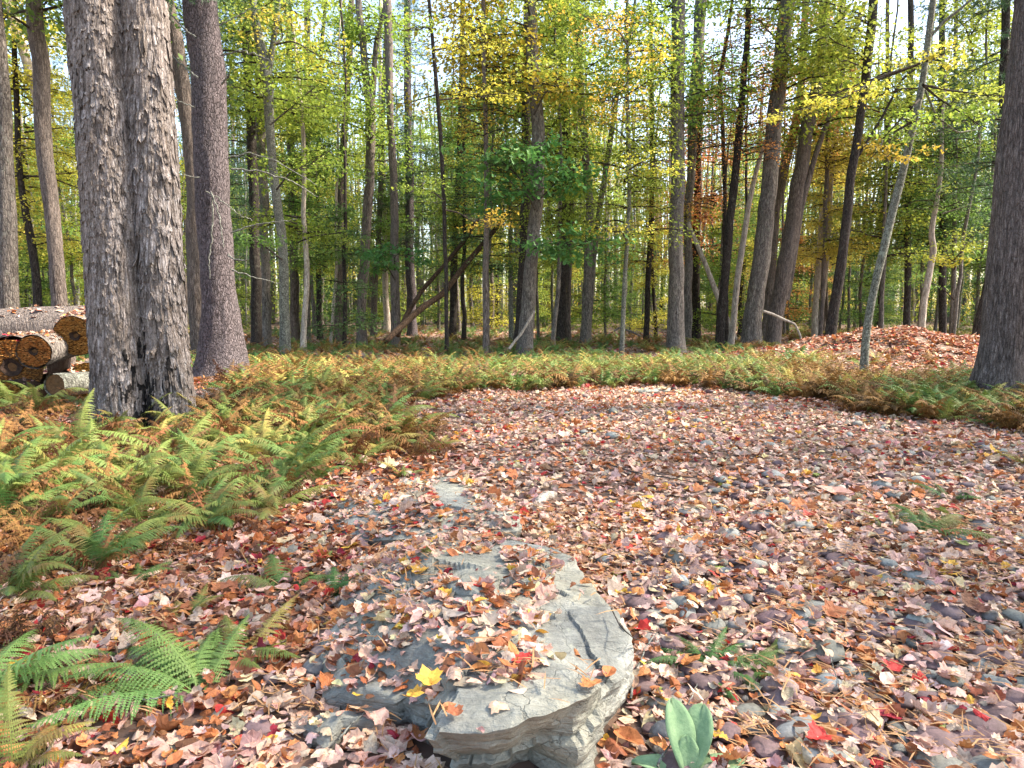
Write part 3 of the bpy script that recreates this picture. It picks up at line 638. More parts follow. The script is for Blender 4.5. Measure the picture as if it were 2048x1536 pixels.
HF = [  # px, py of the crown base, length, kind, label, fronds, facing, spread
 (395, 1385, .64, 'fresh', 'large fresh green fern fanning left in the lower left', 9, 1.2, 2.4), (-50, 1400, .58, 'fresh', 'bright green fern cut by the left edge of the picture', 8, -1.5, 3.0),
 (470, 1320, .42, 'lime', 'small lime green fern right of the large green fern', 6, -.8, 3.5), (30, 1200, .6, 'lime', 'tall yellow green fern arching right from the left edge', 7, -.8, 2.4),
 (250, 1165, .34, 'green', 'low green fern with upright leaflets amid brown litter', 6, .5, 4), (560, 1180, .38, 'green', 'small green fern below the brown ones left of the boulder', 5, .6, 3),
 (665, 1195, .34, 'deep', 'dark green fern at the left shoulder of the boulder', 5, -.8, 3.5), (1410, 1340, .36, 'deep', 'green fern tuft beside the boulder on the cobbles', 11, 0, 6),
 (1480, 1345, .27, 'green', 'drooping green fern right of the tuft beside the boulder', 7, -2, 4), (1850, 1070, .5, 'green', 'isolated green fern on the right of the clearing', 5, -.7, 2.8),
 (1775, 1060, .26, 'lime', 'small bright fern next to the isolated green fern', 4, .9, 2), (30, 1560, .4, 'lime', 'lime fern tips at the bottom left corner', 5, -.5, 3),
 (770, 1075, .24, 'lime', 'little fern growing between the two boulders', 4, .3, 3), (480, 1010, .4, 'green', 'arched green fern near the fallen leaves left of the flat boulder', 4, -1.2, 2),
 (322, 905, .75, 'straw', 'yellowing upright fern against the charred trunk hollow', 3, -.1, 1.2), (290, 950, .5, 'lime', 'bushy yellow green fern in front of the shaggy trunk', 9, 0, 6),
 (130, 900, .62, 'green', 'spreading green fern below the log pile', 9, 0, 6), (60, 960, .6, 'lime', 'yellow green fern below the log pile at left', 9, 0, 6),
 (230, 1010, .55, 'lime', 'yellow green fern with a rusty heart in front of the trunk', 8, 0, 6), (640, 960, .45, 'green', 'full arching green fern beside the left tip of the flat boulder', 8, 0, 6),
 (720, 900, .42, 'lime', 'pale fern at the left rim of the clearing', 8, 0, 6), (810, 960, .3, 'lime', 'small pale fern behind the flat boulder', 6, 0, 6),
 (870, 900, .34, 'straw', 'golden yellow fern at the left rim of the clearing', 8, 0, 6), (645, 820, .5, 'green', 'arching green fern in the brown bracken left of the clearing', 7, 0, 6),
 (1985, 830, .45, 'deep', 'dark green fern at the foot of the right hand trunk', 8, 0, 6), (1880, 830, .45, 'green', 'green fern left of the right hand trunk', 8, 0, 6), (1900, 1000, .3, 'deep', 'dark fern at the right of the clearing', 4, 0, 5),
 (2040, 930, .35, 'lime', 'grassy fern tuft cut by the right edge', 7, 0, 6), (375, 1240, .3, 'straw', 'yellow fern with bronze tips above the large green fern', 5, 0, 4),
 (140, 1420, .3, 'rust', 'rusty dead fern between the two large green ferns', 6, 0, 6), (60, 1290, .4, 'brown', 'dark brown withered fern at the left edge', 8, 0, 6),
]
for px, py, L, kd, lab, nf, az, spd in HF:
    p = ground(px, py); lw = lab.startswith(('large fresh', 'bright green', 'green fern tuft', 'drooping', 'isolated', 'small lime', 'low green')); fern(p[0], p[1], L, kd, lab, None, nf, az, spd, {'fresh': 'fresh', 'lime': 'straw', 'green': 'green', 'straw': 'lime', 'deep': 'deep', 'rust': 'brown', 'brown': 'rust'}[kd], lw)
LZ = [(-60, 790), (180, 850), (330, 860), (480, 742), (560, 740), (740, 790), (790, 850), (880, 905), (850, 945), (700, 985), (560, 1030), (430, 1070), (300, 1110), (140, 1180), (-80, 1300)]
def kind_here(px, py):
    v = vnoise(np.array([[px/150, py/70, 3.]]))[0]
    u = rnd.random()
    if py > 1050: return rnd.choice(['rust', 'brown', 'brown', 'lime', 'green'])
    if px < 380: return 'lime' if u < .28 else 'green' if u < .52 else 'straw' if u < .62 else 'rust' if u < .82 else 'brown'
    if v < .5: return 'rust' if u < .5 else 'brown' if u < .68 else 'lime' if u < .85 else 'straw'
    return 'lime' if u < .28 else 'green' if u < .48 else 'straw' if u < .6 else 'rust' if u < .85 else 'brown'
KW = {'lime': 'yellow green', 'green': 'green', 'straw': 'straw yellow', 'rust': 'rusty brown', 'brown': 'dark brown withered', 'deep': 'dark green'}
cnt = 0; tries = 0
while cnt < 150 and tries < 9000:
    tries += 1; px = rnd.uniform(-60, 880); py = rnd.uniform(760, 1300) ; 
    if not inpoly(np.array([px]), np.array([py]), LZ)[0]: continue
    p = ground(px, py)
    if rnd.random() > (p[1]/9)**1.5: continue
    kd = kind_here(px, py); side = 'left of the shaggy twin trunk' if px < 300 else 'between the shaggy trunk and the clearing'
    if py > 1040: side = 'in the leaf litter left of the boulders'
    elif px < 300: side = 'before the log pile' if py < 880 else 'left of and below the shaggy trunk'
    else: side = 'close right of the shaggy trunk' if px < 520 else 'at the left rim of the clearing' if px > 700 else 'left of the flat boulder' if py > 880 else 'midway between shaggy trunk and clearing'
    fern(p[0], p[1], rnd.uniform(.5, .88)*(1 if p[1] > 5 else .7), kd, '%s fern %s' % (KW[kd], side), '%s ferns %s' % (KW[kd], side), rnd.randint(6, 9), None, 6.28, rnd.choice(['rust', 'lime', kd])); cnt += 1
# whole-plant meshes for the band behind the clearing
def plant_geo(FS, L, nf, seed):
    r = np.random.default_rng(seed); mb = MB()
    for k in range(nf):
        V_, F_ = FS[r.integers(len(FS))]; s = L*r.uniform(.7, 1.1); R = rotz(np.array(2*PI*k/nf+r.normal(0, .3))) @ rotx(np.array(r.normal(0, .15)))
        mb.add((R @ V_.T).T*s, F_)
    return mb
PM = {}
for kd in FM:
    for q in range(4): PM[(kd, q)] = plant_geo(FR1b if kd in ('rust', 'brown') else FR1, 1, 7 if q % 2 else 9, q*7+3).mesh('fern', FM[kd])
MY = at(1815, 700, 22)
def band_ok(x, y):
    a = ~inpoly(x, y, CLEAR) & (mound_h(x, y) < .12)
    lx = at(380, 740, 13)[0]
    a &= ~((np.abs(x-at(1815, 700, 18.5)[0]) < 2.6) & (np.abs(y-17.6) < 2.2))
    return a
def band_kind(x, y):
    px, py = proj([x, y, .2]); px = px[0]; py = py[0]; u = rnd.random(); v = vnoise(np.array([[x*.7, y*.7, 1.]]))[0]
    edge = py > 748
    if px > 1560 and px < 1800: return 'rust' if u < .66 else 'straw' if u < .76 else 'lime' if u < .86 else 'brown'
    if px < 1000 and py > 712: return 'rust' if u < .48 else 'brown' if u < .6 else 'lime' if u < .8 else 'green' if u < .92 else 'straw'
    if edge and v < .5: return 'rust' if u < .4 else 'brown' if u < .66 else 'lime' if u < .84 else 'green'
    return 'lime' if u < .5 else 'green' if u < .72 else 'straw' if u < .84 else 'rust'
cand = []
for _ in range(60000):
    y = rnd.uniform(8, 20); x = rnd.uniform(-1, 1)*y*.78
    cand.append((x, y))
ca = np.array(cand); ok = band_ok(ca[:, 0], ca[:, 1]); px, py = proj(np.stack([ca[:, 0], ca[:, 1], 0*ca[:, 0]], 1)); ok &= (px > 400) & (py > 690) & (py < 905) & ((py < 800) | (px > 1700) | (px < 850)) & ~inpoly(px, py, [(380, 700), (520, 745), (400, 860), (300, 860)]); ca = ca[ok][:2100]
order = sorted(range(len(ca)), key=lambda i: ca[i][1]); near = order[:112*4:4]; nearset = set(near)
for i in near:
    x, y = ca[i]; kd = band_kind(x, y)
    o = link('fern', PM[(kd, rnd.randrange(4))], None, (x, y, gh1(x, y))); s = rnd.uniform(.5, .8); o.scale = (s, s, s*rnd.uniform(.8, 1.1)); o.rotation_euler = (0, 0, rnd.uniform(0, 6.28))
    qx = proj([x, y, 0])[0][0]; sz_ = 'tall' if s > .66 else 'low'
    wh = next(w_ for lim, w_ in [(620, 'beyond the shaggy trunk'), (800, 'at the far left rim of the clearing'), (960, 'below the leaning logs'), (1120, 'before the tall central trunk'), (1290, 'before the slender spotted trunk'), (1420, 'before the big straight trunk'), (1600, 'before the large dappled trunk'), (1760, 'round the slim leaning trunk'), (1900, 'before the leaf mound'), (9999, 'near the right edge trunk')] if qx < lim)
    tag(o, '%s %s fern %s' % (sz_, KW[kd], wh), 'fern', '%s %s ferns %s' % (sz_, KW[kd], wh))
fieldmb = {k: MB() for k in FM}
def field(x, y, L, kd, FS, nf):
    z = gh1(x, y)
    for k in range(nf):
        V_, F_ = FS[rnd.randrange(len(FS))]; s = L*rnd.uniform(.7, 1.15)
        a = rnd.uniform(0, 6.28); c, s_ = math.cos(a)*s, math.sin(a)*s
        W = np.stack([V_[:, 0]*c-V_[:, 1]*s_, V_[:, 0]*s_+V_[:, 1]*c, V_[:, 2]*s], 1)+np.array([x, y, z]); fieldmb[kd].add(W, F_)
for i in order:
    if i in nearset: continue
    x, y = ca[i]; field(x, y, rnd.uniform(.46, .76), band_kind(x, y), FR2 if y > 12 else FR1, 7)
n = 0
while n < 3300:
    y = 19+38*rnd.random()**1.25; x = rnd.uniform(-1, 1)*y*.78
    if mound_h(np.array([x]), np.array([y]))[0] > .2 or (x > MOUND[0]-2 and y < 27 and rnd.random() < .9): continue
    if vnoise(np.array([[x*.25, y*.25, 9.]]))[0] < .3: continue
    kd = rnd.choice(['lime', 'green', 'green', 'straw', 'rust', 'rust', 'deep']) if x < 9 else rnd.choice(['straw', 'rust', 'lime'])
    field(x, y, rnd.uniform(.42, .7), kd, FR2, 5); n += 1
fmb = MB(); kinds = list(FM)
for mi, kd in enumerate(kinds):
    f = fieldmb[kd]
    for V_, F_ in zip(f.V, f.F): pass
    if f.n:
        V_ = np.concatenate(f.V); fmb.add(V_, np.concatenate(f.F), mi)
tag(link('fern_undergrowth', fmb.mesh('fern_undergrowth', [FM[k] for k in kinds])), 'dense mass of green and rusty ferns spreading beneath the trees', 'ferns', None, 'stuff')

# ------------------------------------------------------------------ trees: crowns and trunks
LQ = np.array([[0, 0, 0], [.34, .45, .12], [0, 1, 0], [-.34, .45, .12]]); LQF = np.array([[0, 1, 2], [0, 2, 3]])
OKV, OKF = leaf_t('oak', .5, .2, 0, 3, 1)
def crown(z0, z1, R, nb, nl, seed, size=.1, flat=.09, kind='leaf', up=.25, tip=1.0):
    r = np.random.default_rng(seed); mb = MB(); Ts, Ns, Az = [], [], []
    for b_ in range(nb):
        zr = r.random(); z = z0+(z1-z0)*zr; a = r.uniform(0, 2*PI); L = R*(.45+.55*r.random())*(1-.55*zr**2)*tip
        d = np.array([math.cos(a), math.sin(a), 0]); s = np.linspace(0, 1, 7); sl_ = up*r.uniform(.3, 1.6)
        P = np.array([0, 0, z])+d*L*s[:, None]; P[:, 2] += L*(sl_*s-.25*s**2); P += r.normal(0, .03*L, P.shape)*s[:, None]
        V_, F_ = tube(P, .008+.012*L*(1-s*.85), 4); mb.add(V_, F_, 1)
        side = np.array([-d[1], d[0], 0])
        for q in range(3):
            u = r.uniform(.3, .9); p = P[int(u*6)]; e = p+d*L*.25+side*L*.3*r.choice([-1, 1])+np.array([0, 0, r.normal(0, .06*L)])
            V_, F_ = tube(np.stack([p, (p+e)/2+r.normal(0, .03, 3), e]), [.01, .007, .003], 3); mb.add(V_, F_, 1)
        m_ = max(6, int(nl*L/R)); u = r.random(m_)**.75; base = np.stack([np.interp(u, s, P[:, k]) for k in range(3)], 1)
        lat = r.normal(0, 1, m_)*.3*L*(1.1-.6*np.abs(u-.6)); cl = np.round(lat/(.16*L))*.16*L; lat = lat*.5+cl*.5
        p = base+side*lat[:, None]; p[:, 2] += r.normal(0, flat*L, m_)-.12*np.abs(lat); Ts.append(p); Az.append(np.full(m_, a)+lat/(L+.1)*1.5)
    T = np.concatenate(Ts); n = len(T); az = np.concatenate(Az)+r.normal(0, .8, n)
    if kind == 'leaf': V_, F_ = LQ, LQF; sz = size*r.lognormal(0, .25, n); Rm = rotz(az-PI/2) @ rotx(r.normal(-.3, .45, n)) @ roty(r.normal(0, .45, n))
    elif kind == 'oak': V_, F_ = OKV+np.array([0, .42, 0]), OKF; sz = size*r.lognormal(0, .25, n); Rm = rotz(az-PI/2) @ rotx(r.normal(-.4, .5, n)) @ roty(r.normal(0, .5, n))
    else:
        V_ = []; F_ = []
        for q in range(6):
            a = q*1.05; dd = np.array([math.cos(a)*.6, .55, math.sin(a)*.6]); sd_ = np.array([math.sin(a)*.03, .03, -math.cos(a)*.03]); i = len(V_); V_ += [-sd_, sd_, dd]; F_.append([i, i+1, i+2])
        V_ = np.array(V_); F_ = np.array(F_); sz = size*r.lognormal(0, .2, n); Rm = rotz(az-PI/2) @ rotx(r.normal(0, .5, n))
    W, G = batch(V_, F_, Rm*sz[:, None, None], T); mb.add(W, G, 0); return mb
def set_leaf(o, m):
    o.material_slots[0].link = 'OBJECT'; o.material_slots[0].material = m
CR = {}
def crowns(key, n, *a, **k):
    CR[key] = [crown(*a[:5], 100+hash_(key)*10+i, **k).mesh('crown', [LV['green'], BK['dtwig']]) for i in range(n)]
def hash_(s): return sum(ord(c)*(i+1) for i, c in enumerate(s)) % 97
crowns('high', 5, 8.5, 16.5, 3.6, 36, 330, size=.135)
crowns('mid', 6, 3.5, 13, 2.5, 48, 270, size=.1)
crowns('low', 5, .5, 6.0, 1.9, 28, 260, size=.095)
crowns('pinehigh', 2, 9, 19, 2.6, 50, 90, size=.24, kind='needle', up=.1)
crowns('pine', 4, 4.5, 19, 2.5, 60, 90, size=.24, kind='needle', up=.1)
def trunk_mesh(P, r, sides, amp, bark, flare=True, seed=0, freq=1.0):
    P = np.asarray(P, float)
    def disp(V, th, t):
        n = len(V); q = np.stack([np.cos(th)*3.2*freq, np.sin(th)*3.2*freq, V[:, 2]*1.6*freq], 1)+seed
        rr = np.interp(t, np.linspace(0, 1, len(P)), r)
        return amp*(ridge(q*2.2, 3)-.55)*1.6+rr*.16*(fbm(q*.5, 2)-.5)
    r = np.array(r, float)
    if flare:
        h = P[:, 2]-P[0, 2]; r = r*(1+.55*np.exp(-h/.28)+.12*np.exp(-h/.9))
    return tube(P, r, sides, disp if amp > 0 else None)
def hero(name, label, d, pts, bark, crown_key='high', leaf='green', limbs=(), H=19, group=None, gen=None, csize=1.0, flare=True, amp=None, pieces=()):
    """pts: (px, py, width px), bottom first, standing at distance d"""
    A = np.array([[*at(px, py, d), w/2*d/F] for px, py, w in pts]); b0 = A[0].copy(); gz = gh1(b0[0], b0[1])
    # down to the ground and on above the frame
    if A[0, 2] > gz-.1: 
        dz = A[0, 2]-gz+.25; A = np.vstack([[A[0, 0], A[0, 1], A[0, 2]-dz, A[0, 3]*1.05], A])
    q = A[-1]; sl_ = (A[-1, :3]-A[-2, :3]); sl_ = sl_/max(sl_[2], .2)
    if H > q[2]: A = np.vstack([A, [q[0]+sl_[0]*(H-q[2])*.6, q[1]+.3, H, max(q[3]*.35, .03)]])
    wpx = max(w for _, _, w in pts); sides = int(np.clip(wpx*1.1, 8, 64)); vis = A[-2, 2]-A[0, 2] if H > q[2] else A[-1, 2]-A[0, 2]
    n = int(np.clip(vis/(.07 if wpx > 24 else .16), 24, 200)); A = smooth_path(A, n, 3)
    org = np.array([b0[0], b0[1], gz]); root = empty(name, org); tag(root, label, 'tree', group)
    A[:, 0] += (fbm(np.stack([A[:, 2]*.8, A[:, 2]*0+d, A[:, 2]*0+b0[0]], 1), 2)-.5)*A[:, 3].mean()*.8
    am = (min(.022, A[:, 3].max()*.09) if wpx > 12 else 0) if amp is None else amp
    V_, F_ = trunk_mesh(A[:, :3]-org, A[:, 3], sides, am, bark, flare, seed=b0[0])
    tm = MB().add(V_, F_)
    trunk = link('trunk', tm.mesh('trunk', BK[bark], True), root)
    for lb in limbs:
        dd = d; bk = bark
        if isinstance(lb, dict): bk = lb.get('bark', bark); dd = lb.get('d', d); lb = lb['pts']
        Q = np.array([[*at(px, py, dd), w/2*dd/F] for px, py, w in lb]); Q[:, 1] += np.linspace(0, rnd.uniform(-.5, .5), len(Q)); Q[0, 1] = d if len(Q) > 1 and bk != 'twig' else Q[0, 1]
        if bk == 'twig': Q[:, 3] *= .62
        Q = smooth_path(Q, 14 if len(lb) < 4 else 26, 1); Q[:, :3] += rng.normal(0, .012, Q[:, :3].shape)*(bk == 'twig'); V_, F_ = tube(Q[:, :3]-org, Q[:, 3], 6 if Q[:, 3].max() < .05 else 10)
        link('limb', MB().add(V_, F_).mesh('limb', BK[bk], True), root)
    if gen is not None:
        for (cp, pz0, pz1, rad, nb, nl, lf, sz, kd) in gen:
            z1 = at(cp, pz0, d)[2]; z0 = at(cp, pz1, d)[2]; me = crown(z0, z1, rad, nb, nl, rnd.randrange(9999), size=sz, kind=kd).mesh('crown', [LV[lf], BK['dtwig']])
            xx = at(cp, (pz0+pz1)/2, d)[0]; c = link('crown', me, root, (xx-org[0], 0, -org[2]))
    if crown_key:
        c = link('crown', rnd.choice(CR[crown_key]), root); zc = 12; k = np.argmin(abs(A[:, 2]-zc)); c.location = (A[k, 0]-org[0], A[k, 1]-org[1], 0); c.rotation_euler = (0, 0, rnd.uniform(0, 6.28)); c.scale = (csize, csize, 1)
        set_leaf(c, LV[leaf])
    return root, org, A

# --- the shaggy twin trunk
D0 = 8.9
sh_root = None
def shag(label):
    org = at(285, 870, D0); org[2] = gh1(org[0], org[1]); root = empty('shagbark_hickory', org); tag(root, label, 'tree')
    stems = [[(255, 905, 136), (250, 870, 128), (246, 750, 122), (240, 600, 126), (228, 400, 124), (214, 200, 122), (196, 0, 124)],
             [(345, 870, 92), (343, 820, 88), (333, 700, 84), (322, 560, 84), (312, 400, 92), (300, 200, 90), (287, 0, 84)]]
    loose = MB(); big = []
    for si, st in enumerate(stems):
        dd = D0+(.0 if si == 0 else .16)
        A = np.array([[*at(px, py, dd+w/2*dd/F), w/2*(dd+w/2*dd/F)/F*.86] for px, py, w in st]); A = np.vstack([A, [A[-1, 0]-.25, A[-1, 1], A[-1, 2]+8, A[-1, 3]*.45]])
        n = 330; A = smooth_path(A[:7], n, 30); tp = A[-1]; 
        sides = 150 if si == 0 else 120
        def disp(V, th, t, si=si, A=A):
            q = np.stack([np.cos(th)*4, np.sin(th)*4, V[:, 2]*1.5], 1)+si*31
            w = fbm(np.stack([np.cos(th)*2, np.sin(th)*2, V[:, 2]*.9], 1)+si*7, 3)
            pl = ridge(q*1.9+w[:, None]*1.2, 2); fine = ridge(q*np.array([6, 6, 2.0]), 2)
            shg = vnoise(np.stack([np.cos(th)*9, np.sin(th)*9, V[:, 2]*5], 1)+si*5)
            groove = -.06*np.exp(-((np.mod(th-(3.9 if si else 5.3)+PI, 2*PI)-PI)/.12)**2)
            return (pl-.55)*.06+(fine-.5)*.02+(np.mod(shg*3+V[:, 2]*1.0, 1))*.018+groove+.03*(w-.5)
        V_, F_ = tube(A[:, :3]-org, A[:, 3]*(1+.22*np.exp(-(A[:, 2]-A[0, 2])/.35)), sides, disp)
        hi = smooth_path(np.array([[*tp[:3], tp[3]], [tp[0]-.15, tp[1]+.2, tp[2]+4, tp[3]*.75], [tp[0]-.4, tp[1]+.3, tp[2]+9, tp[3]*.4]]), 20, 1)
        V2, F2 = tube(hi[:, :3]-org, hi[:, 3], 24)
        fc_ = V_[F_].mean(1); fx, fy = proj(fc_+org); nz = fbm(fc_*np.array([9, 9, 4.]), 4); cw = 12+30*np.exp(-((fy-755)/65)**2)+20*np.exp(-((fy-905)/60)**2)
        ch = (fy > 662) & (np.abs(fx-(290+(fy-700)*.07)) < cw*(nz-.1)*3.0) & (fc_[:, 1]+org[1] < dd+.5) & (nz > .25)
        link('stem', MB().add(V_, F_[~ch]).add(V2, F2).mesh('stem', BK['shag'], True), root)
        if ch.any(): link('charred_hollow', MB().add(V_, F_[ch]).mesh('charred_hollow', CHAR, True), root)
        # loose bark plates
        npl = 1500 if si == 0 else 1300; r = np.random.default_rng(5+si)
        for k in range(npl):
            u = r.random(); idx = int(u*(n-1)); th = r.uniform(0, 2*PI); 
            if r.random() < .55: th = PI*1.5+r.normal(0, .9)      # more on the side where the bark is loosest
            c = A[idx]; rad = c[3]*1.03; w = r.uniform(.018, .042); ln = r.uniform(.07, .28)*(1.4 if si else 1); lift = r.uniform(.003, .022)*(1.6 if si else 1)
            if r.random() < (.05 if si else .012): ln *= 2; w *= 1.6; lift *= 2.6
            rows = 5; cols = 4; S = np.linspace(0, 1, rows); Cc = np.linspace(-1, 1, cols); pts = []
            jag = r.uniform(-.18, .18, cols)
            for a_ in S:
                zz = c[2]-ln*a_; ii = np.interp(zz, A[:, 2], np.arange(n)); cx = np.interp(zz, A[:, 2], A[:, 0]); cy = np.interp(zz, A[:, 2], A[:, 1])
                for ci, cc in enumerate(Cc):
                    t2 = th+cc*w*(1-.35*a_**3)/rad; rr = rad+.014+lift*a_**2.2+.004*(1-cc*cc); zj = -jag[ci]*ln*a_**4
                    pts.append([cx+math.cos(t2)*rr, cy+math.sin(t2)*rr, zz+zj+(ln*.12*(abs(cc)) if a_ == 0 else 0)*-1])
            pts = np.array(pts); Fp = [[i*cols+j, i*cols+j+1, (i+1)*cols+j+1, (i+1)*cols+j] for i in range(rows-1) for j in range(cols-1)]
            # thickness
            nv = len(pts); cen = np.array([np.mean(A[:, 0]), 0, 0]); inn = pts-np.array([math.cos(th), math.sin(th), 0])*.005
            allp = np.concatenate([pts, inn]); Fb = [[b_+nv for b_ in f[::-1]] for f in Fp]
            ed = [(rows-1)*cols+j for j in range(cols)]; Fe = [[ed[j], ed[j+1], ed[j+1]+nv, ed[j]+nv] for j in range(cols-1)]
            lf = [i*cols for i in range(rows)]; Fe += [[lf[i+1], lf[i], lf[i]+nv, lf[i+1]+nv] for i in range(rows-1)]
            rt = [i*cols+cols-1 for i in range(rows)]; Fe += [[rt[i], rt[i+1], rt[i+1]+nv, rt[i]+nv] for i in range(rows-1)]
            fc = np.array(Fp+Fb+Fe)
            if math.sin(th) < -.1 and ln*w > .0062 and len(big) < 150:
                o0 = pts[0]; me = MB().add(allp-o0, fc).mesh('bark_plate', BK['shag'], False); link('bark_plate', me, root, o0-org); big.append(1)
            else: loose.add(allp-org, fc)
    lo = link('loose_bark', loose.mesh('loose_bark', BK['shag'], False), root); lo['kind'] = 'stuff'
    for q in range(2):
        c = link('crown', CR['high'][q], root, (.3*q, 1*q, .5)); set_leaf(c, LV['ygreen'])
    return root
shag('massive shaggy barked twin trunk with a charred hollow at its seam, left foreground')

